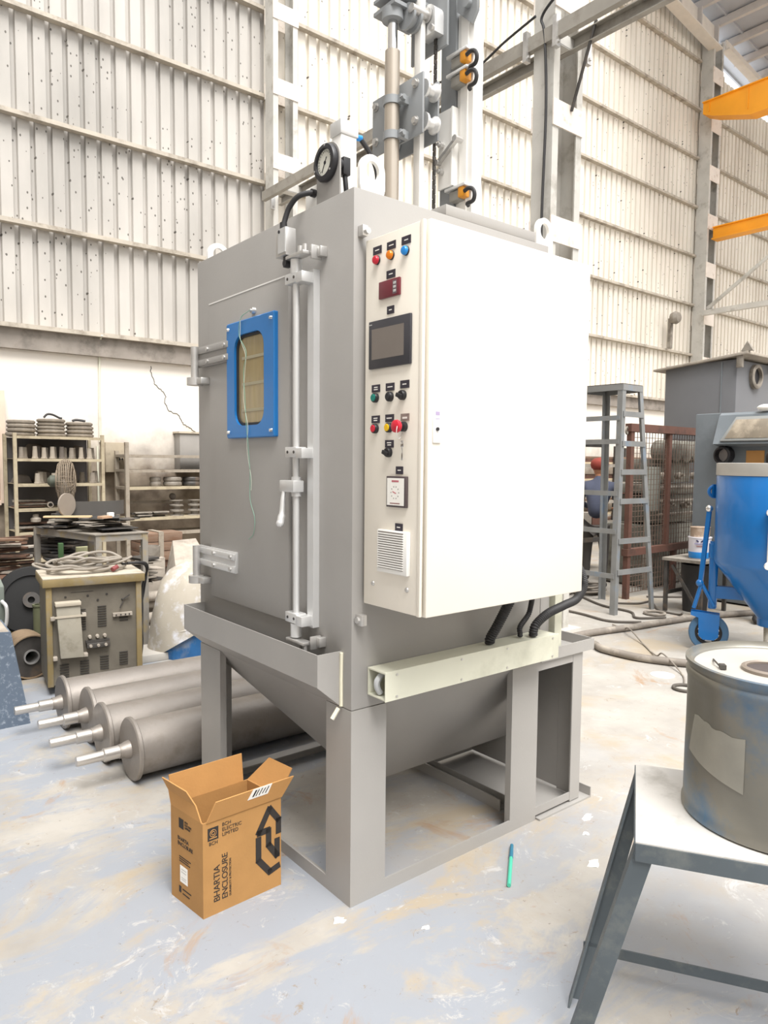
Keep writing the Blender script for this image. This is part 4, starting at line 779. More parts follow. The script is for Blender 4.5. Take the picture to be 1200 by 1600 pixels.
obj('pipe_stub', B().lathe([(.022, 0), (.033, 0), (.033, .09), (.022, .09)], (2.12, 8.50, 1.045), (.2, 1, 0), 16, ends=False), DUSTL, label='short pipe stub with its open end showing on the fourth rack shelf', cat='pipe')
zz = .751
for i in range(5): offcut('flat_bar', (1.95+R.uniform(-.04, .05), 8.62+R.uniform(-.05, .05), zz), R.uniform(.2, .36), R.uniform(.05, .16), .02, [STEELDK, RUST, DUST][i % 3], f'{ORD[i]} rusty bar from the bottom on the lowest visible shelf of the cream rack', 'metal bar', 'bars on the rack lowest visible shelf', (0, 0, R.uniform(-12, 12))); zz += .021
for k, x in enumerate((1.97, 2.20, 2.34)): obj('round_casting', B().lathe([(.02, 0), (.05, .005), (.055, .04), (.03, .06), (.03, .085), (.01, .09)], (x, 8.52+.02*k, .857 if k == 0 else .751), (0, 0, 1), 16), DUSTL, label=('pale knob-shaped casting on the bars of the low rack shelf', 'pale knob-shaped casting beside the bars of the low rack shelf', 'pale knob-shaped casting farthest right on the low rack shelf')[k], cat='casting')
# wire fan standing before the rack
fan = thing('pedestal_fan', 'old wire-cage pedestal fan seen edge on in front of the rack', 'fan', (2.21, 8.18, 0))
FC = Vector((2.205, 8.2, 1.315)); ax = Vector((.93, -.36, 0)); WIRE = mat('rusty_wire', '#8f8170', .7, .2, .15)
for s, r in ((-.088, .12), (-.07, .19), (-.05, .213), (-.035, .225), (-.018, .232), (0, .235), (.018, .232), (.035, .225), (.05, .213), (.07, .19), (.088, .12), (.098, .06)): obj('cage_ring', B().torus(FC+ax*s, ax, r, .0045, 30, 5), WIRE, fan)
sp_ = B(); a_, b__ = sp_.frame(ax)
for i in range(26):
    d = a_*cos(2*pi*i/26)+b__*sin(2*pi*i/26); sp_.tube([FC+ax*.10+d*.02, FC+ax*.088+d*.12, FC+ax*.07+d*.19, FC+ax*.035+d*.225, FC+d*.235, FC-ax*.035+d*.225, FC-ax*.07+d*.19, FC-ax*.09+d*.03], .0028, 4)
obj('cage_wires', sp_, WIRE, fan)
for i in range(3):
    d = a_*cos(2.1*i)+b__*sin(2.1*i); e = ax.cross(d); q = [FC+d*.03-e*.02, FC+d*.03+e*.02, FC+d*.18+e*.09+ax*.03, FC+d*.19-e*.03-ax*.02]; obj('blade', B().sheet(q, .003), DUST, fan)
obj('motor', B().lathe([(.01, 0), (.06, .01), (.065, .1), (.03, .13)], FC-ax*.05, -ax, 18), mat('motor_green', '#4f5348', .7, 0, .15), fan)
obj('fan_pole', B().cyl((2.17, 8.21, .03), (2.17, 8.21, 1.28), .018, n=12), DUST, fan); obj('fan_base', B().lathe([(.2, 0), (.2, .015), (.03, .04)], (2.17, 8.21, 0), (0, 0, 1), 24), DUST, fan)

# ------------------------------------------------------------------ open rack right of it
r2 = thing('open_rack', 'open steel rack against the wall half hidden by the grey cabinet', 'rack', (3.9, 8.85, 0))
RK = mat('rack_grey', '#968c7e', .7, .1, .12, 8, '#75695a', .35, 8)
for x in (2.99, 5.1):
    for y, zt_ in ((8.6, 1.76), (8.95, 1.66)): obj('post', B().mm(x, x+.045, y, y+.04, 0, zt_), RK, r2, sm=0)
for z, m in ((1.615, RK), (1.435, RK), (1.225, SHELFP), (.85, SHELFP), (.66, RK)): obj('shelf_board', B().mm(3.036, 5.1, 8.60, 8.99, z-.035, z), m, r2, sm=0)
obj('back_rail', B().mm(3.036, 5.1, 8.965, 8.99, 1.0, 1.035), RK, r2, sm=0)
for z in (1.615, 1.435, 1.225): obj('side_rail', B().mm(2.99, 3.03, 8.641, 8.95, z-.03, z), RK, r2, sm=0)
for k, (x, n, r) in enumerate(((3.40, 2, .07), (3.62, 2, .115), (3.87, 2, .115))):
    for i in range(n): rim((x, 8.72, 1.226+i*.058), r, .057, f'{("lower", "upper")[i]} grey round housing of the {("small left", "middle", "right")[k]} pair on the open rack', f'round housings, {("small left", "middle", "right")[k]} pair', DUST if k < 2 else STEELDK)
for k, x in enumerate((3.66, 3.90)):
    for i in range(3): obj('spool', B().lathe([(.001, 0), (.085, 0), (.085, .01), (.045, .016), (.045, .05), (.085, .056), (.085, .066), (.001, .066)], (x+R.uniform(-.005, .005), 8.70, .851+i*.067), (0, 0, 1), 20), DUST, sm=35, label=f'{ORD[i]} dusty double-flanged spool from the bottom in the {("left", "right")[k]} stack on the open rack', cat='spool', group=f'spools in the {("left", "right")[k]} stack')
zz = .851
for i in range(8):
    if i == 4: zz = .851
    offcut('link_plate', (3.22+.2*(i//4)+R.uniform(-.02, .02), 8.70+R.uniform(-.06, .06), zz), R.uniform(.16, .21), R.uniform(.06, .13), .016, [STEELDK, DUST][i % 2], 'dark flat link plate stacked on the open rack beside the spools', 'steel plate', 'link plates on the open rack', (0, 0, R.uniform(-8, 8))); zz += .0165
obj('round_casting', B().sph((3.63, 8.75, 1.094), .042), TN[2], label='small dark lump on the spool stack of the open rack', cat='casting')
wbx = thing('switch_box', 'beige switch box on the plaster wall between the two racks', 'switch box', (3.01, 9.15, 1.39))
SWB = mat('switch_box_beige', '#a09480', .7, 0, .12, 8, '#857a68', .3, 8)
obj('case', B().mm(2.90, 3.13, 9.03, 9.25, 1.395, 1.765, .006), SWB, wbx); obj('rotary_knob', B().cyl((3.06, 9.03, 1.56), (3.06, 9.015, 1.56), .018, n=12).cyl((3.1, 9.03, 1.56), (3.1, 9.018, 1.56), .012, n=10), BLACK, wbx)
obj('wall_conduit', B().tube([(2.90, 9.235, 1.77), (2.90, 9.235, 2.4), (2.915, 9.235, 3.0), (2.90, 9.10, 3.07)], .013, 8).tube([(2.868, 9.235, .9), (2.868, 9.235, 1.72)], .013, 8), TRUNK, label='thin pale conduit climbing the plaster wall above the switch box', cat='conduit')
gc = thing('wall_cabinet', 'plain grey wall cabinet half hidden behind the blasting cabinet', 'cabinet', (4.25, 9.2, 1.41)); obj('case', B().mm(3.87, 4.65, 9.06, 9.25, 1.41, 1.905, .004), mat('wall_cabinet_grey', '#8d8984', .6, 0, .06), gc); obj('cap', B().mm(3.85, 4.67, 9.04, 9.25, 1.906, 1.93), WTOP, gc, sm=0)

# ------------------------------------------------------------------ scrap at the far left
pile = random.Random(5)
def heap(n, c, spread, sz, th, mats, name, label, cat, group, z=0., tilt=3, ang=(0, 180)):
    for i in range(n):
        t_ = th*pile.uniform(.8, 1.2); o = obj(name, B().box((0, 0, t_/2), (pile.uniform(*sz[0]), pile.uniform(*sz[1]), t_), bev=.002), mats[i % len(mats)], sm=0, label=label, cat=cat, group=group)
        o.location = (c[0]+pile.uniform(-1, 1)*spread[0], c[1]+pile.uniform(-1, 1)*spread[1], z); o.rotation_euler = (rad(pile.uniform(-tilt, tilt)), rad(pile.uniform(-tilt, tilt)), rad(pile.uniform(*ang))); z += t_*1.05+.0085
    return z
bn = thing('scrap_bin', 'low dark steel bin under the heap of black plates', 'bin', (1.62, 7.35, 0)); obj('bin_body', B().mm(1.15, 2.12, 7.05, 7.68, .02, .46, .01), IRON, bn); obj('bin_foot', B().mm(1.2, 1.25, 7.07, 7.65, 0, .02), IRON, bn, sm=0); obj('bin_foot', B().mm(2.0, 2.05, 7.07, 7.65, 0, .02), IRON, bn, sm=0)
heap(15, (1.93, 7.32), (.05, .10), ((.26, .40), (.16, .32)), .022, [IRON, IRON, STEELDK], 'black_plate', 'black steel plate in the slumped heap behind the welder', 'steel plate', 'black plates in the heap', .468, 1)
heap(13, (1.42, 7.3), (.05, .14), ((.36, .50), (.04, .09)), .020, [RUST, DUSTL, RUST, STEELDK], 'rusty_bar', 'rusty brown flat bar in the pile at the left edge', 'metal bar', 'rusty bars in the left pile', .468, 1, (-22, 22))
heap(16, (1.86, 6.42), (.08, .12), ((.22, .36), (.14, .26)), .024, [IRON, STEELDK, RUST], 'scrap_plate', 'dark scrap plate in the heap on the floor under the steel work table', 'steel plate', 'scrap plates under the steel table', .003, .8)
scb = thing('scrap_crate', 'dark rusty crate of scrap bars at the left edge behind the pulley', 'crate', (1.2, 6.62, 0)); obj('crate_body', B().mm(.9, 1.46, 6.36, 6.9, .0, .60, .01), RUST, scb)
heap(11, (1.2, 6.62), (.08, .14), ((.40, .60), (.05, .11)), .018, [DUSTL, RUST, WOOD, RUST], 'scrap_bar', 'brown flat bar lying across the scrap crate at the left edge', 'metal bar', 'bars across the scrap crate', .608, 1, (-40, 40))
offcut('green_block', (1.82, 6.98, .0), .04, .04, .78, mat('green_paint', '#4c6b45', .6, 0, .1), 'slim green post standing in the scrap below the work table', 'post')
offcut('cream_wedge', (2.02, 6.92, .0), .16, .05, .74, mat('cream_wedge_paint', '#b8b790', .7, 0, .1), 'pale yellow-green board standing in the scrap below the work table', 'board')
og = thing('old_machine_base', 'grey-green old machine housing with a blue base at the left edge', 'machine', (.75, 5.5, 0))
obj('housing', B().hexa([(.45, 5.3, .42), (1.02, 5.3, .42), (1.02, 5.8, .42), (.45, 5.8, .42), (.45, 5.3, .72), (1.02, 5.3, .70), (1.05, 5.8, .80), (.45, 5.8, .82)], .01), mat('grey_green_paint', '#747b73', .6, 0, .12, 6), og)
obj('base', B().mm(.5, 1.03, 5.32, 5.78, 0, .419, .01), mat('dull_blue_paint', '#3f658a', .6, 0, .15, 5, '#2b3a48', .4, 5), og)
obj('grip', B().tube(smooth([(1.0, 5.29, .60), (1.02, 5.25, .56), (1.015, 5.25, .45), (.99, 5.29, .40)], 5), .012, 8), ALU, og)
wh = thing('belt_pulley', 'large black belt pulley leaning behind the welder', 'pulley', (1.36, 5.75, 0), 0)
PBLK = mat('pulley_black', '#100f0e', .45, .1, .2); PC = Vector((1.32, 5.92, .47)); pax = Vector((-.15, -.95, .25)).normalized()
obj('pulley_ring', B().lathe([(.19, -.03), (.25, -.03), (.26, -.02), (.235, 0), (.26, .02), (.25, .03), (.19, .03), (.19, -.03)], PC, pax, 40, ends=False), PBLK, wh); obj('pulley_web', B().cyl(PC-pax*.01, PC+pax*.01, .195, n=32), PBLK, wh); obj('pulley_hub', B().lathe([(.06, -.03), (.06, .05), (.025, .05), (.025, -.03)], PC, pax, 20), STEELDK, wh); obj('pulley_foot', B().mm(1.3, 1.5, 5.97, 6.03, 0, .23), IRON, wh, sm=0)
yd = thing('small_drum', 'small drum with blue rim and yellow stained side under the belt pulley', 'drum', (1.16, 6.2, 0)); obj('drum_body', B().lathe([(.001, 0), (.12, 0), (.135, .05), (.135, .33), (.12, .36), (.001, .36)], (1.16, 6.2, .0), (0, 0, 1), 24), mat('yellow_stained', '#8a7430', .6, 0, .2, 4, '#4f4a40', .5, 6), yd); obj('drum_rim', B().lathe([(.137, .33), (.145, .34), (.145, .43), (.13, .44), (.13, .33)], (1.16, 6.2, 0), (0, 0, 1), 24), mat('dull_blue_paint', '#3f658a'), yd)
obj('green_pipe', B().lathe([(.022, 0), (.032, 0), (.032, .46), (.037, .46), (.037, .475), (.022, .475)], (1.315, 5.70, 0), (0, 0, 1), 18, ends=False), mat('olive_paint', '#5e6148', .65, 0, .15), label='short olive green pipe standing upright beside the welder', cat='pipe')
pd = Vector((-.04, 1, 0)).normalized(); pcn = Vector((1.205, 5.42, .157))
pw = thing('steel_pipe', 'thick rusty pipe lying end on with a bored end plate beside the welder', 'pipe', (1.2, 5.53, 0))
obj('pipe_wall', B().lathe([(.147, 0), (.155, 0), (.155, .24), (.147, .24), (.147, 0)], pcn, pd, 36, ends=False), mat('rust_tan_steel', '#a08a70', .6, .3, .2, 6, '#75604c', .4, 6), pw); obj('end_plate', B().lathe([(.146, .012), (.146, .03), (.05, .03), (.05, .012), (.146, .012)], pcn, pd, 32, ends=False), STEELDK, pw); obj('bore_sleeve', B().lathe([(.042, -.004), (.052, -.004), (.052, .18), (.042, .18), (.042, -.004)], pcn, pd, 28, ends=False), ZINC, pw); obj('far_end_plate', B().cyl(pcn+pd*.22, pcn+pd*.235, .146, n=32), IRON, pw)
lp2 = thing('sheet_metal_duct', 'speckled blue-grey sheet metal duct leaning at the left edge of the floor', 'duct', (.75, 4.75, 0))
SPK = mat('speckled_blue_grey', '#5a6675', .5, .1, .08, 4, '#9aa3ad', .25, 40)
obj('duct_face', B().hexa([(.45, 4.50, 0), (.985, 4.50, 0), (.985, 4.508, 0), (.45, 4.508, 0), (.42, 4.56, .585), (.905, 4.56, .545), (.905, 4.568, .545), (.42, 4.568, .585)]), SPK, lp2, sm=0)
obj('duct_side', B().hexa([(.977, 4.51, 0), (.985, 4.51, 0), (1.02, 4.95, 0), (1.012, 4.95, 0), (.897, 4.57, .545), (.905, 4.57, .545), (.93, 4.95, .545), (.922, 4.95, .545)]), SPK, lp2, sm=0)
obj('duct_top', B().hexa([(.42, 4.57, .575), (.897, 4.57, .536), (.92, 4.95, .536), (.42, 4.95, .63), (.42, 4.57, .585), (.897, 4.57, .546), (.92, 4.95, .546), (.42, 4.95, .64)]), DUSTL, lp2, sm=0)
cr = thing('wooden_crate', 'orange-brown wooden crate with a grey strap under the open rack', 'crate', (3.0, 7.55, 0))
for k in range(3): obj('plank', B().mm(2.74, 3.20, 7.45, 7.75, .475+.101*k, .571+.101*k, .004), WOOD, cr)
obj('crate_base', B().mm(2.76, 3.18, 7.47, 7.73, .40, .474), RUST, cr, sm=0); obj('strap', B().mm(2.93, 2.985, 7.44, 7.76, .47, .785), RK, cr, sm=0)
for x in (2.80, 3.12): obj('crate_foot', B().mm(x, x+.05, 7.48, 7.72, 0, .40), RUST, cr, sm=0)
obj('steel_box', B().mm(2.58, 2.80, 6.95, 7.2, 0, .575, .006), DUSTL, label='pale dusty steel box standing in front of the wooden crate', cat='box')
obj('strap_ring', B().lathe([(.09, 0), (.10, 0), (.10, .11), (.09, .11), (.09, 0)], (2.69, 7.07, .577), (0, 0, 1), 26, ends=False), DUST, label='dusty metal ring lying on the pale steel box before the wooden crate', cat='ring')
obj('slanted_crate', B().hexa([(2.55, 6.15, 0), (2.98, 6.15, 0), (2.98, 6.6, 0), (2.55, 6.6, 0), (2.59, 6.18, .53), (2.95, 6.18, .55), (2.98, 6.62, .79), (2.74, 6.62, .78)], .006), DUSTL, label='pale slant-topped metal box beside the wrapped bundle', cat='box')
heap(12, (2.36, 6.35), (.10, .14), ((.12, .28), (.08, .2)), .018, [DUSTL, DUST, DUSTL, STEELDK], 'scrap_sheet', 'pale scrap sheet piece in the low heap right of the work table', 'scrap', 'scrap pieces right of the work table', .392, 1.5)
for k, (z, y) in enumerate(((.05, 6.12), (.05, 6.24), (.155, 6.18), (.16, 6.34), (.255, 6.28), (.335, 6.22))): obj('scrap_pipe', B().lathe([(.03, 0), (.045, 0), (.045, .40), (.03, .40), (.03, 0)], (2.12, y, z), (1, .05, 0), 16, ends=False), DUSTL, label='pale dusty scrap pipe lying in the stack below the table', cat='pipe', group='scrap pipes stacked beside the table leg')
obj('concrete_slab', B().mm(1.86, 2.20, 5.32, 5.66, 0, .06, .006), mat('pale_concrete', '#a8a39b', .85, 0, .08), label='low pale concrete slab on the floor right of the welder', cat='slab')
# tarpaulin wrapped bundle
wr = thing('wrapped_bundle', 'tall dusty bundle wrapped in grey sheeting over a blue tarpaulin', 'bundle', (2.42, 5.45, 0))
TARP = mat('dusty_sheeting', '#aba395', .6, 0, .1, 4, '#cfd0d6', .35, 9); BT = mat('blue_tarpaulin', '#1f5585', .45, 0, .1, 6, '#6b7480', .4, 7)
rings = []
for h, rx, ry, ox in ((.0, .33, .28, -.04), (.16, .325, .275, -.03), (.30, .32, .27, -.02), (.45, .305, .26, 0), (.58, .275, .24, .02), (.66, .225, .21, .04), (.715, .14, .14, .06), (.735, .03, .03, .07)):
    rings.append([(2.44+ox+(rx+.012*sin(5*a+h*9))*cos(a), 5.47+(ry+.01*cos(4*a+h*7))*sin(a), h+.01*sin(3*a) + (max(0, .32-h)*(.5+.5*cos(a+.42)))) for a in [2*pi*i/40 for i in range(40)]])
obj('sheeting', B().loft(rings), TARP, wr, sm=60)
obj('seam', B().tube([(2.44+.333*cos(a), 5.47+.29*sin(a), .33+.12*cos(a-.4)) for a in [2*pi*i/40 for i in range(40)]], .008, 6, True), TARP, wr)
rings = []
for h, r_ in ((0, .81), (.1, .80), (.2, .78), (.3, .73)): rings.append([(2.40+(.37*r_+.009*sin(13*a+h*20))*cos(a), 5.46+(.31*r_+.009*sin(13*a+h*20))*sin(a), h) for a in [2*pi*i/64 for i in range(64)]])
obj('blue_skirt', B().loft(rings), BT, wr, sm=60)
# ------------------------------------------------------------------ right hand side: step stand
STB = mat('galvanised_stand', '#8a8b8a', .5, .3, .12, 6, '#7489a0', .2, 3)
st = thing('step_stand', 'tall tapering angle-iron step stand behind the control cabinet', 'stand', (6.77, 4.45, 0))
lo = [Vector(v) for v in ((6.41, 4.15, 0), (7.05, 4.08, 0), (7.09, 4.77, 0), (6.42, 4.82, 0))]; hi = [Vector(v) for v in ((6.47, 4.17, 2.36), (6.83, 4.17, 2.36), (6.93, 4.68, 2.36), (6.45, 4.70, 2.36))]
for i, (d1, d2) in enumerate((((1,0,0),(0,1,0)), ((-1,0,0),(0,1,0)), ((-1,0,0),(0,-1,0)), ((1,0,0),(0,-1,0)))): obj('leg', B().angle(lo[i], hi[i], .06, .007, d1, d2), STB, st, sm=0)
at_ = lambda i, z: lo[i].lerp(hi[i], z/2.36)
for z in (2.06, 1.76, 1.47, 1.17, .76, .44): obj('rung', B().bar(at_(0, z)+Vector((.02, -.004, 0)), at_(1, z)+Vector((-.02, -.004, 0)), .012, .055), STB, st, sm=0)
for z in (2.02, 1.78, 1.25, .86, .40): obj('side_rung', B().bar(at_(0, z)+Vector((-.004, .02, 0)), at_(3, z)+Vector((-.004, -.02, 0)), .012, .05), STB, st, sm=0)
for z in (1.76, .70): obj('rear_rail', B().bar(at_(3, z), at_(2, z), .012, .05), STEELDK, st, sm=0)
for a, b_ in ((0, 1), (1, 2), (2, 3), (3, 0)): obj('top_rail', B().bar(hi[a]-Vector((0, 0, .03)), hi[b_]-Vector((0, 0, .03)), .012, .06), STB, st, sm=0)
obj('top_plate', B().loft([[p+Vector((0, 0, z)) for p in hi] for z in (.001, .008)]), STEELDK, st, sm=0)

# ------------------------------------------------------------------ rust-red mesh cage with a press inside
cg = thing('mesh_cage', 'rust-red frame cage with wire mesh panels beside the grey machine', 'cage', (8.1, 4.75, 0))
for x, z0, z1 in ((7.32, 0, 1.92), (8.14, .58, 1.92), (8.86, 0, 1.92), (8.34, 0, .5)): obj('post', B().mm(x-.03, x+.03, 4.57, 4.63, z0, z1), RUSTED, cg, sm=0)
for z0, z1 in ((1.92, 2.01), (.50, .58)): obj('cross_rail', B().mm(7.27, 8.9, 4.56, 4.64, z0, z1), RUSTED, cg, sm=0)
obj('lifting_eye', B().torus((7.24, 4.6, 1.93), (.3, -1, 0), .04, .01, 18, 6), DUST, cg)
for y in (4.6, 5.05): pass
MW = mat('mesh_wire', '#6b5a4f', .7, .2, .15)
def mesh_panel(x0, x1, z0, z1, y):
    b = B(); n = int((x1-x0)/.06); m = int((z1-z0)/.06)
    for i in range(n+1): x = x0+(x1-x0)*i/n; b.mm(x-.003, x+.003, y-.003, y+.003, z0, z1)
    for j in range(m+1): z = z0+(z1-z0)*j/m; b.mm(x0, x1, y+.0035, y+.0095, z-.003, z+.003)
    tag(obj('wire_mesh', b, MW, cg, sm=0), kind='stuff')
mesh_panel(7.35, 8.11, .58, 1.92, 4.61); mesh_panel(8.17, 8.83, .58, 1.92, 4.61); mesh_panel(7.35, 8.31, .06, .5, 4.61); mesh_panel(8.37, 8.83, .06, .5, 4.61)
ps = thing('press_machine', 'dusty grey-brown press with pipes and cylinders inside the mesh cage', 'machine', (8.15, 5.6, 0))
PRG = mat('press_grey', '#77756c', .7, .1, .2, 5, '#4b463f', .45, 5)
for k, b in enumerate((B().mm(7.75, 8.95, 5.2, 5.9, .02, .78, .01), B().mm(7.95, 8.85, 5.25, 5.8, .80, 1.16, .01), B().mm(7.85, 8.95, 5.22, 5.8, 1.18, 1.30, .01), B().mm(7.95, 8.85, 5.3, 5.8, 1.32, 1.62, .01))): obj('press_block', b, PRG, ps)
for k in range(4): obj('press_cylinder', B().lathe([(.001, 0), (.13, 0), (.14, .03), (.14, .14), (.08, .17), (.04, .17), (.001, .17)], (8.02+.26*k, 5.32, 1.72), (0, -1, 0), 20), PRG, ps)
for k in range(3): obj('press_pipe', B().tube([(7.85, 5.16, .92+.17*k), (8.9, 5.16, .92+.17*k)], .022, 8), DUST, ps)
for k in range(5): obj('valve', B().lathe([(.001, 0), (.045, 0), (.045, .06), (.02, .08), (.02, .12), (.001, .12)], (7.98+.2*k, 5.24, 1.02 if k % 2 else 1.40), (0, -1, .2), 12), DUSTL, ps)
obj('press_foot', B().mm(7.8, 8.9, 5.25, 5.85, 0, .02), IRON, ps, sm=0)
obj('control_panel', B().mm(7.50, 7.78, 5.10, 5.16, .98, 1.52, .005), mat('pale_panel', '#8d9088', .6, 0, .1), ps)
obj('panel_stand', B().mm(7.60, 7.66, 5.162, 5.20, 0, 1.5), DUST, ps, sm=0)

ps.location = (8.15+.42, 5.6-.38, 0)

# ------------------------------------------------------------------ big blue-grey machine at the right
gm = thing('dust_cabinet', 'large blue-grey painted machine cabinet with a slanted window behind the blue hopper', 'machine', (8.7, 3.2, 0))
obj('cabinet_body', B().mm(8.0, 8.95, 2.3, 4.2, .02, 2.13, .012), BLUEGREY, gm); obj('skid', B().mm(8.05, 8.9, 2.35, 4.15, 0, .02), IRON, gm, sm=0)
obj('hood', B().prism([(7.999, 2.125), (7.95, 2.10), (7.82, 1.78), (7.999, 1.75)], 'y', 2.4, 3.90), BLUEGREY, gm, sm=0)
hd0, hd1 = Vector((7.95, 0, 2.10)), Vector((7.82, 0, 1.78)); hn = Vector((hd1-hd0).cross(Vector((0, 1, 0)))).normalized(); hn = -hn if hn.x > 0 else hn
def hp_(s, y, o): p = hd0.lerp(hd1, s)+hn*o; return (p.x, y, p.z)
wv = obj('viewing_window', B().hexa([hp_(.1, 2.6, .001), hp_(.1, 3.70, .001), hp_(.92, 3.82, .001), hp_(.92, 2.6, .001), hp_(.1, 2.6, .02), hp_(.1, 3.70, .02), hp_(.92, 3.82, .02), hp_(.92, 2.6, .02)], .003), mat('window_rim_grey', '#8b8d8b', .5, 0, .06), gm)
obj('window_pane', B().hexa([hp_(.2, 2.65, .0205), hp_(.2, 3.69, .0205), hp_(.84, 3.77, .0205), hp_(.84, 2.65, .0205), hp_(.2, 2.65, .024), hp_(.2, 3.69, .024), hp_(.84, 3.77, .024), hp_(.84, 2.65, .024)], .001), mat('dusty_beige_pane', '#857b6c', .35, 0, .15, 4, '#b8ab98', .4, 3), wv)
obj('duct_port', B().lathe([(.075, 0), (.10, 0), (.10, .09), (.085, .10), (.075, .10), (.075, 0)], (8.0, 3.83, 1.66), (-1, .1, 0), 28, ends=False), BLACK, gm); obj('port_liner', B().cyl((7.998, 3.83, 1.66), (7.985, 3.83, 1.66), .078, n=24), mat('port_grey', '#a39c98', .4, 0, .06), gm)
obj('tan_notice', B().mm(7.992, 7.9995, 3.42, 3.61, 1.56, 1.71), CARDIN, gm, sm=0)
obj('louvre_hatch', B().mm(7.985, 7.9995, 3.30, 3.86, .50, 1.22), IRON, gm, sm=0)
for i in range(10): obj('hatch_slat', B().mm(7.975, 7.985, 3.62, 3.80, .55+i*.062, .585+i*.062), RUST, gm, sm=0)
ru = thing('dust_filter_unit', 'tall grey filter unit with a round port and projecting lid behind the machine cabinet', 'machine', (10.9, 5.2, 0))
obj('unit_body', B().mm(10.0, 12.2, 4.69, 5.74, .02, 3.0, .01), mat('filter_unit_grey', '#646568', .5, 0, .07, 1.5), ru); obj('unit_skid', B().mm(10.05, 12.1, 4.8, 5.6, 0, .02), IRON, ru, sm=0)
obj('unit_lid', B().hexa([(9.93, 4.52, 3.05), (12.3, 4.52, 3.05), (12.3, 5.90, 2.93), (9.93, 5.90, 2.93), (9.93, 4.52, 3.09), (12.3, 4.52, 3.09), (12.3, 5.90, 2.96), (9.93, 5.90, 2.96)], .004), DUSTL, ru)
obj('lid_latch', B().mm(9.95, 10.0, 4.60, 4.68, 2.88, 3.04, .004).prism([(4.46, 3.09), (4.62, 3.09), (4.54, 3.22)], 'x', 9.94, 9.99), DUST, ru)
obj('lid_latch', B().mm(11.0, 11.05, 4.60, 4.685, 2.90, 3.04, .004), DUST, ru)
obj('port_ring', B().lathe([(.12, 0), (.17, 0), (.17, .05), (.15, .06), (.12, .06), (.12, 0)], (10.53, 4.69, 2.80), (0, -1, 0), 30, ends=False), DUST, ru); obj('port_hole', B().cyl((10.53, 4.689, 2.80), (10.53, 4.675, 2.80), .125, n=28), BLACK, ru)
obj('panel_seam', B().mm(9.992, 9.9995, 4.89, 4.905, .1, 2.98), BLUEGREY, ru, sm=0)
obj('white_rag', B().sph((7.98, 3.42, 2.165), .06, 14, 8, (.8, 1.5, .6)), PAPER, label='crumpled white rag on top of the blue-grey machine cabinet', cat='rag')

# ------------------------------------------------------------------ blue hopper
hc = Vector((6.03, 2.46, 0))
hp = thing('blue_hopper', 'round blue hopper with a white rim band on a caster leg', 'hopper', hc)
obj('shell', B().lathe([(.445, 1.47), (.45, 1.46), (.45, .78), (.435, .745), (.11, .32), (.11, .26), (.10, .26), (.10, .32), (.42, .75), (.44, .79), (.44, 1.47)], hc, (0, 0, 1), 56, ends=False), BLUE, hp, sm=35)
obj('rim_band', B().lathe([(.452, 1.468), (.455, 1.472), (.455, 1.565), (.44, 1.568), (.44, 1.468)], hc, (0, 0, 1), 56, ends=False), mat('hopper_band', '#b9b7b2', .4, .2, .05), hp)
obj('hopper_lid', B().lathe([(.001, 1.45), (.438, 1.45), (.438, 1.46), (.001, 1.46)], hc, (0, 0, 1), 40), BLUE, hp)
lug_d = (Vector((5.93, 2.83, 0))-hc).normalized(); lu = hc+lug_d*.45
obj('shell_lug', B().torus(Vector((lu.x, lu.y, 1.33))+lug_d*.02, (.5, .5, 0), .045, .014, 18, 8).box(Vector((lu.x, lu.y, 1.34))+lug_d*.01, (.02, .06, .1), (0, 0, 60)), BLUE, hp)
gd = (Vector((5.61, 2.33, 0))-hc).normalized(); gg = hc+gd*.47
obj('sight_glass', B().cyl((gg.x, gg.y, .80), (gg.x, gg.y, 1.20), .014, n=10), WHITEP, hp)
for z in (.80, 1.20): obj('glass_fitting', B().lathe([(.03, 0), (.03, .05), (.02, .07), (.02, .1)], (hc+gd*.44)+Vector((0, 0, z)), gd, 12), WHITEP, hp)
vx, vy = Vector((.44, -.898, 0)), Vector((.898, .44, 0))
lg = Vector((5.83, 2.89, 0))
def L_(r, z, f=0.): return lg+vx*r+vy*f+Vector((0, 0, z))
obj('leg_post', B().lathe([(.03, .36), (.035, .37), (.035, .78), (.042, .785), (.042, .90), (.034, .905), (.034, .92)], L_(.03, 0), (0, 0, 1), 20), BLUE, hp)
obj('post_mount', B().bar(L_(.04, .84), L_(.14, .84), .05, .12), BLUE, hp, sm=0); obj('post_mount', B().bar(L_(.04, .50), L_(.30, .50), .05, .10), BLUE, hp, sm=0)
obj('jack_handle', B().bar(L_(-.065, .57), L_(-.02, 1.17), .02, .035), BLUE, hp, sm=0); obj('handle_knob', B().sph(L_(-.02, 1.19), .03), CHROME, hp)
obj('linkage', B().tube([L_(-.06, .55), L_(-.11, .35)], .017, 10), BLUE, hp); obj('linkage', B().tube([L_(-.05, .55), L_(.045, .38, -.04)], .015, 10), BLUE, hp); obj('pivot', B().sph(L_(-.07, .565), .032), BLUE, hp)
fk = obj('caster_fork', B().prism([(-.13, .33), (.09, .315), (.09, .30), (.085, .13), (.05, .10), (-.03, .10), (-.065, .13), (-.07, .28), (-.13, .30)], 'y', -.055, -.045).prism([(-.13, .33), (.09, .315), (.09, .30), (.085, .13), (.05, .10), (-.03, .10), (-.065, .13), (-.07, .28), (-.13, .30)], 'y', .045, .055).mm(-.128, .088, -.0445, .0445, .298, .313), BLUE, hp, world=False, sm=0)
fk.matrix_basis = Matrix(((vx.x, vy.x, 0, lg.x-hc.x), (vx.y, vy.y, 0, lg.y-hc.y), (0, 0, 1, 0), (0, 0, 0, 1)))
wc = L_(.01, .155)
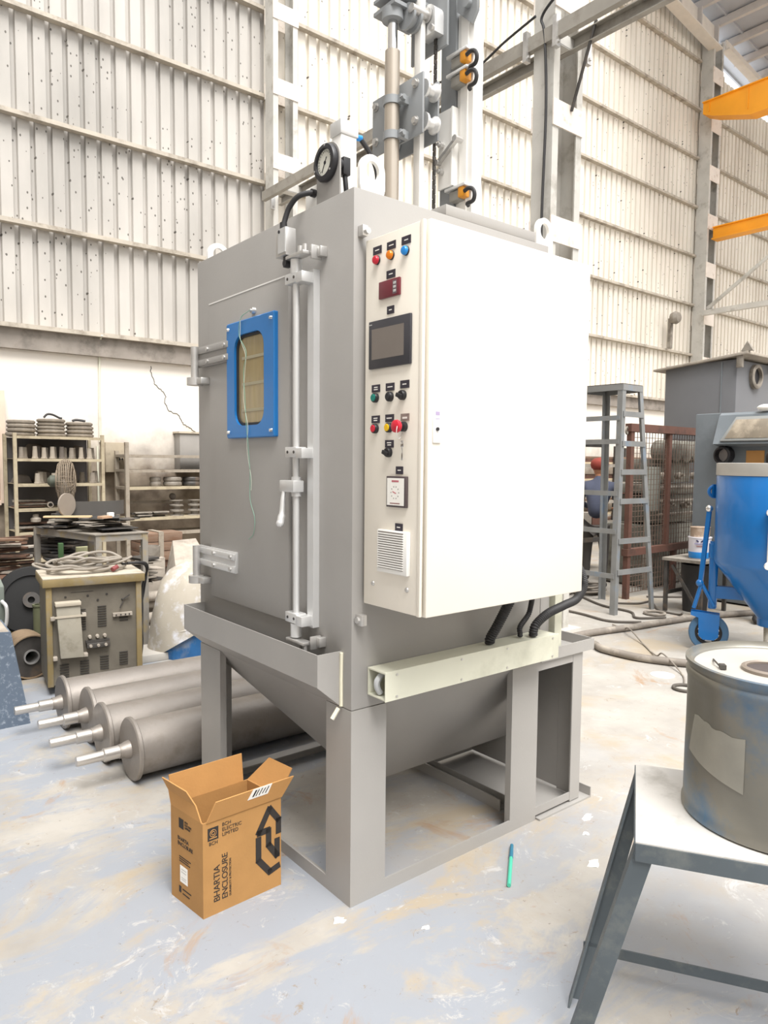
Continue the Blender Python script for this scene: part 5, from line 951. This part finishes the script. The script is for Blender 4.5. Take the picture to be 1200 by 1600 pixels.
obj('caster_tyre', B().lathe([(.105, -.028), (.145, -.028), (.155, -.015), (.155, .015), (.145, .028), (.105, .028), (.105, -.028)], wc, vy, 40, ends=False), mat('blue_tyre', '#44698a', .55, 0, .06), hp)
obj('wheel_rim', B().lathe([(.085, -.02), (.106, -.02), (.106, .02), (.085, .02), (.085, -.02)], wc, vy, 32, ends=False), BLACK, hp)
whb = B().lathe([(.001, -.03), (.035, -.03), (.035, .03), (.001, .03)], wc, vy, 16)
for a in range(0, 360, 60): d = vx*cos(rad(a))+Vector((0, 0, sin(rad(a)))); whb.bar(wc+d*.03, wc+d*.09, .025, .03, vy)
obj('wheel_spokes', whb, BLACK, hp)
for s in (-1, 1):
    p = hc+(vx*.30+vy*.30*s); obj('rear_leg', B().cyl((p.x, p.y, 0), (p.x, p.y, .80), .03, n=12), BLUE, hp)
cpl = thing('pipe_coupling', 'dusty white hose coupling with a claw end below the blue hopper', 'coupling', hc+Vector((-.13, -.1, .05)))
q0 = Vector((5.84, 2.36, 0)); SW = mat('dusty_white_coupling', '#c9c2b4', .8, 0, .12, 14, '#8f8676', .35, 9)
obj('elbow', B().tube(smooth([(6.03, 2.46, .252), (6.02, 2.455, .20), (5.97, 2.43, .14), (5.90, 2.395, .12), (5.82, 2.36, .115)], 6), .06, 14), SW, cpl); obj('claw', B().torus((5.80, 2.35, .115), (1, .45, 0), .06, .022, 18, 8), SW, cpl)

# ------------------------------------------------------------------ stool with paint bucket
sb = thing('steel_stool', 'low dark steel bench carrying the white and blue bucket', 'bench', (7.35, 3.85, 0))
obj('bench_top', B().mm(7.03, 7.60, 3.55, 4.0, .545, .575), DUST, sb, sm=0)
for x, y in ((7.05, 3.57), (7.56, 3.57), (7.05, 3.95), (7.56, 3.95)): obj('leg', B().mm(x, x+.035, y, y+.035, 0, .545), STEELDK, sb, sm=0)
obj('rail', B().mm(7.085, 7.56, 3.955, 3.975, .18, .22), STEELDK, sb, sm=0); obj('rail', B().bar((7.06, 3.90, .5), (7.06, 3.60, .06), .02, .03), STEELDK, sb, sm=0)
bk = thing('paint_bucket', 'white and blue paint bucket with a metal tin on top standing on the dark bench', 'bucket', (7.27, 3.72, .576))
obj('bucket_body', B().lathe([(.001, 0), (.10, 0), (.104, .01), (.112, .21), (.118, .215), (.118, .225), (.001, .225)], (7.27, 3.72, .576), (0, 0, 1), 28), mat('bucket_white', '#dcd9e0', .4, 0, .03), bk); obj('blue_band', B().lathe([(.1015, .004), (.1055, .012), (.1085, .07), (.1055, .07), (.1015, .012)], (7.27, 3.72, .576), (0, 0, 1), 28, ends=False), SKYB, bk)
obj('metal_tin', B().lathe([(.001, .226), (.095, .226), (.095, .32), (.099, .322), (.099, .328), (.001, .328)], (7.27, 3.72, .576), (0, 0, 1), 24), mat('worn_tin', '#a58f7c', .5, .3, .2, 6, '#d8c8b4', .4, 9), bk)
bdir = -(Vector((7.27, 3.72, 0))).normalized(); bs = Vector((bdir.y, -bdir.x, 0)); bs = -bs
for s in (-1, 1): obj('bucket_emblem', B().bar(Vector((7.27, 3.72, .755))+bdir*.114+vx*(.012*s), Vector((7.27, 3.72, .772))+bdir*.114+vx*(.034*s), .006, .014), mat('dark_blue_print', '#2b2c50', .6, 0, .05), bk, sm=0)
obj('bucket_print', B().bar(Vector((7.27, 3.72, .735))+bdir*.113-vx*.05, Vector((7.27, 3.72, .735))+bdir*.113+vx*.05, .006, .010), mat('print_violet', '#8f8aa8', .6, 0, .05), bk, sm=0)
obj('bucket_print', B().bar(Vector((7.27, 3.72, .71))+bdir*.112-vx*.03, Vector((7.27, 3.72, .71))+bdir*.112+vx*.03, .006, .008), mat('print_brown', '#8a5a58'), bk, sm=0)
obj('black_bin', B().lathe([(.001, 0), (.12, 0), (.13, .2), (.15, .5), (.14, .5), (.12, .2), (.11, .02), (.001, .02)], (7.33, 3.78, .0), (0, 0, 1), 24), RUBBER, label='black bin standing under the dark bench', cat='bin')

# ------------------------------------------------------------------ rack of boards far behind the step stand
fr = thing('board_rack', 'long steel rack of brown boards against the far wall behind the step stand', 'rack', (12.9, 8.5, 0))
for x in (10.9, 12.4, 13.9):
    for y in (8.1, 8.85): obj('post', B().mm(x, x+.06, y, y+.06, 0, 1.9), STEELDK, fr, sm=0)
for z in (.45, .85, 1.2, 1.55): obj('beam', B().mm(10.9, 13.96, 8.06, 8.10, z-.06, z), DUST, fr, sm=0); obj('beam', B().mm(10.9, 13.96, 8.85, 8.91, z-.06, z), DUST, fr, sm=0)
bmats = [RUST, WOOD, DUSTL, mat('pale_board', '#c5b294', .75, 0, .1), RUSTED]
for li, z0 in enumerate((.45, .85, 1.2, 1.55)):
    zz = z0+.001
    for i in range(4): offcut('board', (12.4+R.uniform(-.15, .15), 8.505, zz), R.uniform(2.4, 2.9), .67, .035, bmats[(i+li) % 5], f'{ORD[i]} board from the bottom on the {("lowest", "second", "third", "top")[li]} level of the far board rack', 'board', f'boards on the {("lowest", "second", "third", "top")[li]} rack level'); zz += .0355
# work table in front of the crouching man
wt = thing('work_bench', 'dark work bench behind the step stand with rusty blocks on it', 'bench', (7.7, 6.2, 0))
obj('bench_top', B().mm(7.6, 9.3, 6.0, 6.6, .62, .66), STEELDK, wt, sm=0)
for x in (7.62, 9.2):
    for y in (6.02, 6.5): obj('leg', B().mm(x, x+.06, y, y+.06, 0, .62), STEELDK, wt, sm=0)
for k in range(4): offcut('rusty_block', (8.2+.3*k, 6.25, .661), .2, .2, R.uniform(.08, .24), [RUST, CARD, DUST, RUSTED][k], ('low rusty block', 'tan box', 'grey steel block', 'reddish block')[k]+' on the dark work bench behind the step stand', 'block', None, (0, 0, 20*k))

# ------------------------------------------------------------------ hoses and cables on the floor
HG = mat('dusty_hose', '#7d756c', .75, 0, .12, 8, '#a39a8d', .35, 6); TH = mat('dark_floor_cable', '#57514a', .7, 0, .15, 9)
def hose(name, label, pts, r, m=HG, k=7, cat='hose'): return obj(name, B().tube(smooth(pts, k), r, 10), m, label=label, cat=cat)
hose('floor_hose', 'thick grey hose running from the drive stand towards the blue hopper caster', [(4.6, 3.75, .032), (5.36, 3.78, .032), (5.98, 3.67, .032), (6.48, 3.60, .032), (7.0, 3.50, .032), (7.8, 3.2, .032)], .03)
hose('floor_hose', 'thick grey hose curving across the floor towards the blue-stained drum', [(4.5, 3.9, .032), (5.12, 3.60, .032), (5.06, 3.36, .032), (5.07, 3.04, .032), (5.23, 2.71, .032), (5.5, 2.4, .032), (5.9, 1.9, .032)], .03)
hose('thin_wire', 'thin pale wire trailing over both hoses to the small ring', [(6.0, 3.9, .012), (5.9, 3.72, .02), (5.75, 3.56, .066), (5.55, 3.3, .01), (5.27, 3.02, .02), (5.2, 2.92, .066), (4.99, 2.65, .01), (4.75, 2.50, .01)], .006, HG, 7, 'wire')
obj('cable_ring', B().torus((4.68, 2.46, .012), (0, 0, 1), .075, .011, 26, 8), TH, label='small dark ring lying on the floor beside the drum', cat='ring')
obj('paper_disc', B().cyl((4.87, 2.735, .0005), (4.87, 2.735, .004), .085, n=24), PAPER, label='round white scrap lying on the floor before the curving hose', cat='scrap')
co = thing('cable_coil', 'heap of grey cable coils on the floor at the foot of the step stand', 'cable', (7.28, 5.09, 0))
rr = random.Random(21)
for k in range(8):
    pts = []; a0 = rr.uniform(0, 6); cx, cy = 7.28+rr.uniform(-.02, .02), 5.09+rr.uniform(-.02, .02); ra, rb = rr.uniform(.17, .25), rr.uniform(.12, .2)
    for i in range(15):
        a = a0+i*.47; pts.append((cx+ra*cos(a), cy+rb*sin(a), .014+.012*k+.05*max(0, sin(a-.8))*(k % 3)))
    obj('cable_loop', B().tube(smooth(pts, 4), .012, 8), HG if k % 2 else TH, co)
obj('cable_tail', B().tube(smooth([(7.05, 5.15, .014), (6.28, 4.95, .014), (6.16, 4.35, .014), (6.1, 4.0, .014), (6.3, 3.78, .014)], 7), .012, 8), TH, co); obj('cable_tail', B().tube(smooth([(7.0, 5.0, .014), (6.72, 4.5, .014), (6.66, 4.12, .014), (6.45, 3.92, .014), (6.7, 3.75, .014)], 7), .012, 8), TH, co)
hose('floor_cable', 'dark cable snaking from the step stand to the blue caster wheel', [(6.95, 4.5, .012), (7.14, 4.33, .012), (7.35, 4.30, .012), (7.0, 4.0, .012), (6.95, 3.75, .012), (6.9, 3.68, .045)], .011, TH, 7, 'cable')
obj('cable_bundle', B().torus((6.80, 3.93, .016), (0, 0, 1), .10, .014, 28, 8), HG, label='small flat loop of grey cable on the floor by the step stand', cat='cable')
hose('floor_cable', 'dark cable looping on the floor in front of the mesh cage', [(7.6, 4.5, .012), (7.9, 4.25, .012), (8.2, 4.1, .012), (7.9, 3.95, .012), (7.6, 3.98, .012)], .011, TH, 7, 'cable')

# ------------------------------------------------------------------ drum on its stand, right foreground
ta = Vector((.851, .525, 0)); tp_ = Vector((.525, -.851, 0)); A0 = Vector((1.599, .954, 0)); TZ = .60
sd = thing('metal_stand', 'low metal stand with splayed angle-iron legs under the dented drum', 'stand', A0+ta*.27+tp_*.35)
STD = mat('stand_blue_steel', '#5c6469', .5, .35, .12, 5, '#767a78', .3, 8); STOP = mat('worn_bright_sheet', '#d2cfca', .4, .15, .06, 4, '#aaa69f', .25, 5)
TL_, TW_ = .50, .72
c4 = [A0, A0+ta*TL_, A0+ta*TL_+tp_*TW_, A0+tp_*TW_]
obj('top_sheet', B().loft([[p+Vector((0, 0, z)) for p in c4] for z in (TZ-.004, TZ)]), STOP, sd, sm=0)
for a, b_, n in ((0, 3, 1), (0, 1, 1), (1, 2, 1), (3, 2, 1)): obj('top_rail', B().bar(c4[a]+Vector((0, 0, TZ-.027)), c4[b_]+Vector((0, 0, TZ-.027)), .006, .045), STD, sd, sm=0)
ft = [A0-tp_*.155+ta*.03, A0-tp_*.165+ta*.20, A0+ta*.20+tp_*(TW_+.165), A0+tp_*(TW_+.155)+ta*.03]
for i, (d1, d2) in enumerate(((tp_, ta), (tp_, -ta), (-tp_, -ta), (-tp_, ta))): obj('leg', B().angle(ft[i], c4[i]+d1*.002+d2*.002+Vector((0, 0, TZ-.006)), .05, .006, d1, d2), STD, sd, sm=0)
zs = .12; m0 = ft[1].lerp(c4[1]+Vector((0, 0, TZ)), zs/TZ); m1 = ft[2].lerp(c4[2]+Vector((0, 0, TZ)), zs/TZ)
obj('stretcher', B().bar(m0, m1, .006, .03), STD, sd, sm=0)
dm = thing('steel_drum', 'dented bare steel drum with blue paint stains on the low stand', 'drum', (0, 0, 0))
DC = Vector((2.035, .788, TZ+.001)); dm.location = DC
DRM = mat('stained_drum_steel', '#86837a', .42, .45, .2, 3, '#4f7291', .42, 3.5, .1, 14)
def dent(p):
    d = Vector((p[0], p[1], 0)).length
    if d < .1: return p
    a = math.atan2(p[1], p[0]); w = math.exp(-((a-2.5)/.28)**2)*math.exp(-((p[2]-.28)/.09)**2)*.022 + math.exp(-((a+2.35)/.35)**2)*math.exp(-((p[2]-.25)/.1)**2)*.018
    return (p[0]*(1-w/d), p[1]*(1-w/d), p[2])
b = B(); n = 64; RD = .245; prof = [(RD*.98, .0), (RD+.004, .004), (RD+.004, .014), (RD, .02)] + [(RD, .02+.34*i/16) for i in range(1, 17)] + [(RD+.004, .372), (RD+.004, .385), (RD-.002, .392), (RD, .40)] + [(RD+.006, .408), (RD+.006, .418), (RD-.002, .42), (RD-.004, .405), (RD-.01, .400), (RD*.9, .398), (.001, .397)]
_lid = True
b.loft([[dent((r*cos(2*pi*i/n), r*sin(2*pi*i/n), h)) for i in range(n)] for r, h in prof])
obj('drum_shell', b, DRM, dm, world=False, sm=50)
obj('bung_ring', B().lathe([(.062, 0), (.075, 0), (.075, .008), (.066, .012), (.062, .008), (.062, 0)], (-.04, .02, .4005), (0, 0, 1), 30, ends=False), mat('rim_brown', '#8a7f74', .5, .3, .1), dm, world=False); obj('bung_hole', B().cyl((-.04, .02, .4005), (-.04, .02, .4035), .062, n=28), mat('hole_dark', '#4a4240', .7, 0, .15), dm, world=False)
obj('drum_lid', B().lathe([(.001, .3985), (RD*.93, .3985), (RD*.93, .4005), (.001, .4005)], (0, 0, 0), (0, 0, 1), 48), mat('pale_lid', '#b9b5ad', .45, .2, .08, 5), dm, world=False)
obj('cable_stub', B().tube([(-.06, .17, .403), (-.11, .14, .412), (-.13, .115, .405)], .0025, 6).box((-.13, .11, .408), (.022, .014, .012), (0, 0, 40)), STEELDK, dm, world=False)
obj('worn_label', B().loft([[dent(((RD+o_)*cos(rad(a)), (RD+o_)*sin(rad(a)), z)) for o_, z in ((.0008, z0), (.0016, z0), (.0016, z1), (.0008, z1))] for a, z0, z1 in [(134+i*4, .172-.0035*i, .268+.003*sin(i*1.7)) for i in range(13)]]), mat('worn_label', '#9b988e', .5, .3, .12, 9), dm, world=False)

# ------------------------------------------------------------------ small litter
pn = thing('marker_pen', 'teal and green marker stick lying on the floor before the cabinet', 'marker', (2.06, 1.755, 0))
pa, pb = Vector((1.952, 1.665, .009)), Vector((2.172, 1.842, .009)); obj('barrel', B().cyl(pa, pa.lerp(pb, .66), .0075, n=12), mat('mint_green', '#4fb79b', .4, 0, .05), pn); obj('cap', B().cyl(pa.lerp(pb, .66), pb, .0085, .007, 12), mat('teal_cap', '#2c6d86', .4, 0, .05), pn)
def scrap(x, y, s, label, m=PAPER):
    b = B(); n = 9; rings = []
    for h, k in ((.0005, 1), (.35, .8), (.6, .3)): rings.append([(x+s*k*(1+.45*sin(3*a+h*9+x*40))*cos(a), y+s*k*(.8+.3*cos(2*a+y*31))*sin(a), .0005+h*s*.55*(1+.6*sin(2*a+x*17))*(h > .01)) for a in [2*pi*i/n for i in range(n)]])
    obj('paper_scrap', b.loft(rings), m, sm=0, label=label, cat='scrap')
scrap(2.62, 1.80, .028, 'crumpled white paper scrap on the floor nearest the drive stand foot'); scrap(2.50, 1.72, .014, 'small pale sliver on the floor between two paper scraps'); scrap(2.33, 1.565, .027, 'crumpled white paper scrap on the floor beside the dark stand leg'); scrap(1.56, 1.685, .013, 'tiny white scrap on the floor between the cabinet corner and the marker'); scrap(1.355, 1.895, .02, 'pale plaster crumbs on the floor at the cabinet front corner')

# ------------------------------------------------------------------ people
def limb_mesh(verts, edges, root):
    me = bpy.data.meshes.new('person_body'); me.from_pydata([v[:3] for v in verts], [], []); me = bpy.data.meshes.new('person_body'); me.from_pydata([v[:3] for v in verts], edges, [])
    o = bpy.data.objects.new('person_body', me); COL.objects.link(o)
    md = o.modifiers.new('skin', 'SKIN'); md.use_smooth_shade = True
    for i, v in enumerate(verts): me.skin_vertices[0].data[i].radius = (v[3], v[4] if len(v) > 4 else v[3]); me.skin_vertices[0].data[i].use_root = (i == root)
    s_ = o.modifiers.new('sub', 'SUBSURF'); s_.levels = 2; s_.render_levels = 2
    return o
SKIN = mat('skin', '#9a6a4c', .6, 0, .06)
def person(loc, rz, label, shirt, trousers, lean, head_m, turban=False):
    t = thing('person', label, 'person', loc, rz)
    L2 = lean
    # local frame: faces +x ; pelvis, chest, neck lean forward by L2 metres
    V = [(0, 0, .92, .13, .15), (L2*.5, 0, 1.14, .12, .15), (L2*.9, 0, 1.33, .12, .17), (L2*1.05, 0, 1.44, .055), (L2*1.12, 0, 1.50, .05),
         (L2*.95, .19, 1.37, .06), (L2*.95+.10, .24, 1.12, .045), (L2*.95+.32, .18, 1.06, .036),
         (L2*.95, -.19, 1.37, .06), (L2*.95+.10, -.24, 1.12, .045), (L2*.95+.32, -.18, 1.06, .036)]
    Ed = [(0, 1), (1, 2), (2, 3), (3, 4), (2, 5), (5, 6), (6, 7), (2, 8), (8, 9), (9, 10)]
    b1 = limb_mesh(V, Ed, 0); b1.parent = t; b1.name = 'shirt'; b1.data.materials.append(shirt)
    V2 = [(0, 0, .93, .14, .16), (.02, .10, .80, .095), (.06, .11, .48, .065), (.0, .11, .10, .05), (.02, -.10, .80, .095), (.08, -.11, .48, .065), (.02, -.11, .10, .05)]
    b2 = limb_mesh(V2, [(0, 1), (1, 2), (2, 3), (0, 4), (4, 5), (5, 6)], 0); b2.parent = t; b2.name = 'trousers'; b2.data.materials.append(trousers)
    for y, x in ((.11, 0), (-.11, .02)): obj('shoe', B().sph((x+.05, y, .045), .075, 14, 8, (1.7, .65, .6)), RUBBER, t, world=False)
    hx, hz = L2*1.12+.05, 1.585
    obj('head', B().sph((hx, 0, hz), .105, 18, 12, (.95, .76, 1.12)).cyl((hx-.04, 0, hz-.12), (hx-.03, 0, hz-.05), .05, n=12).sph((hx+.10, 0, hz-.01), .018, 8, 6, (1, .8, 1.2)).sph((hx, .08, hz), .022, 8, 6, (.7, .5, 1.2)).sph((hx, -.08, hz), .022, 8, 6, (.7, .5, 1.2)), SKIN, t, world=False)
    for y in (.032, -.032): obj('eye', B().sph((hx+.088, y, hz+.012), .010, 8, 6), BLACK, t, world=False)
    obj('mouth', B().box((hx+.09, 0, hz-.055), (.008, .04, .006)), mat('lips', '#7a4038', .6, 0, .05), t, world=False)
    if turban: obj('turban', B().lathe([(.085, -.02), (.11, 0), (.122, .04), (.115, .085), (.08, .12), (.02, .135)], (hx-.008, 0, hz+.015), (-.15, 0, 1), 20), head_m, t, world=False)
    else: obj('hair', B().lathe([(.088, -.04), (.102, 0), (.106, .04), (.09, .085), (.05, .115), (.01, .122)], (hx-.012, 0, hz+.012), (-.2, 0, 1), 18), head_m, t, world=False)
    for s in (1, -1):
        px_, py_, pz_ = L2*.95+.32, .18*s, 1.06
        pm = B().sph((px_+.055, py_, pz_-.01), .045, 10, 8, (1.1, .85, .5))
        obj('palm', pm, SKIN, t, world=False)
        for k in range(4):
            yk = py_+(k-1.5)*.02; ln = (.06, .07, .066, .052)[k]; obj('finger', B().tube(smooth([(px_+.09, yk, pz_-.008), (px_+.09+ln*.6, yk, pz_-.014), (px_+.09+ln*.9, yk, pz_-.04)], 4), .0085, 8), SKIN, t, world=False)
        obj('thumb', B().tube(smooth([(px_+.04, py_-.03*s, pz_-.01), (px_+.075, py_-.055*s, pz_-.018), (px_+.105, py_-.052*s, pz_-.03)], 4), .0095, 8), SKIN, t, world=False)
    return t
pman = person((7.62, 5.24, 0), 25, 'person in a red turban and navy shirt bending over behind the step stand', mat('navy_shirt', '#3c4152', .85, 0, .12, 9), mat('dark_trousers', '#3a3633', .85, 0, .1), .16, mat('red_cloth', '#7c2f24', .85, 0, .12, 14), True)
pman.scale = (.94, .94, .94)
person((7.36, 3.02, 0), 200, 'person with dark hair standing behind the blue hopper at the right edge', mat('grey_work_shirt', '#8d8a86', .85, 0, .1), mat('dark_trousers', '#3a3633'), .05, mat('black_hair', '#1d1a19', .7, 0, .1))
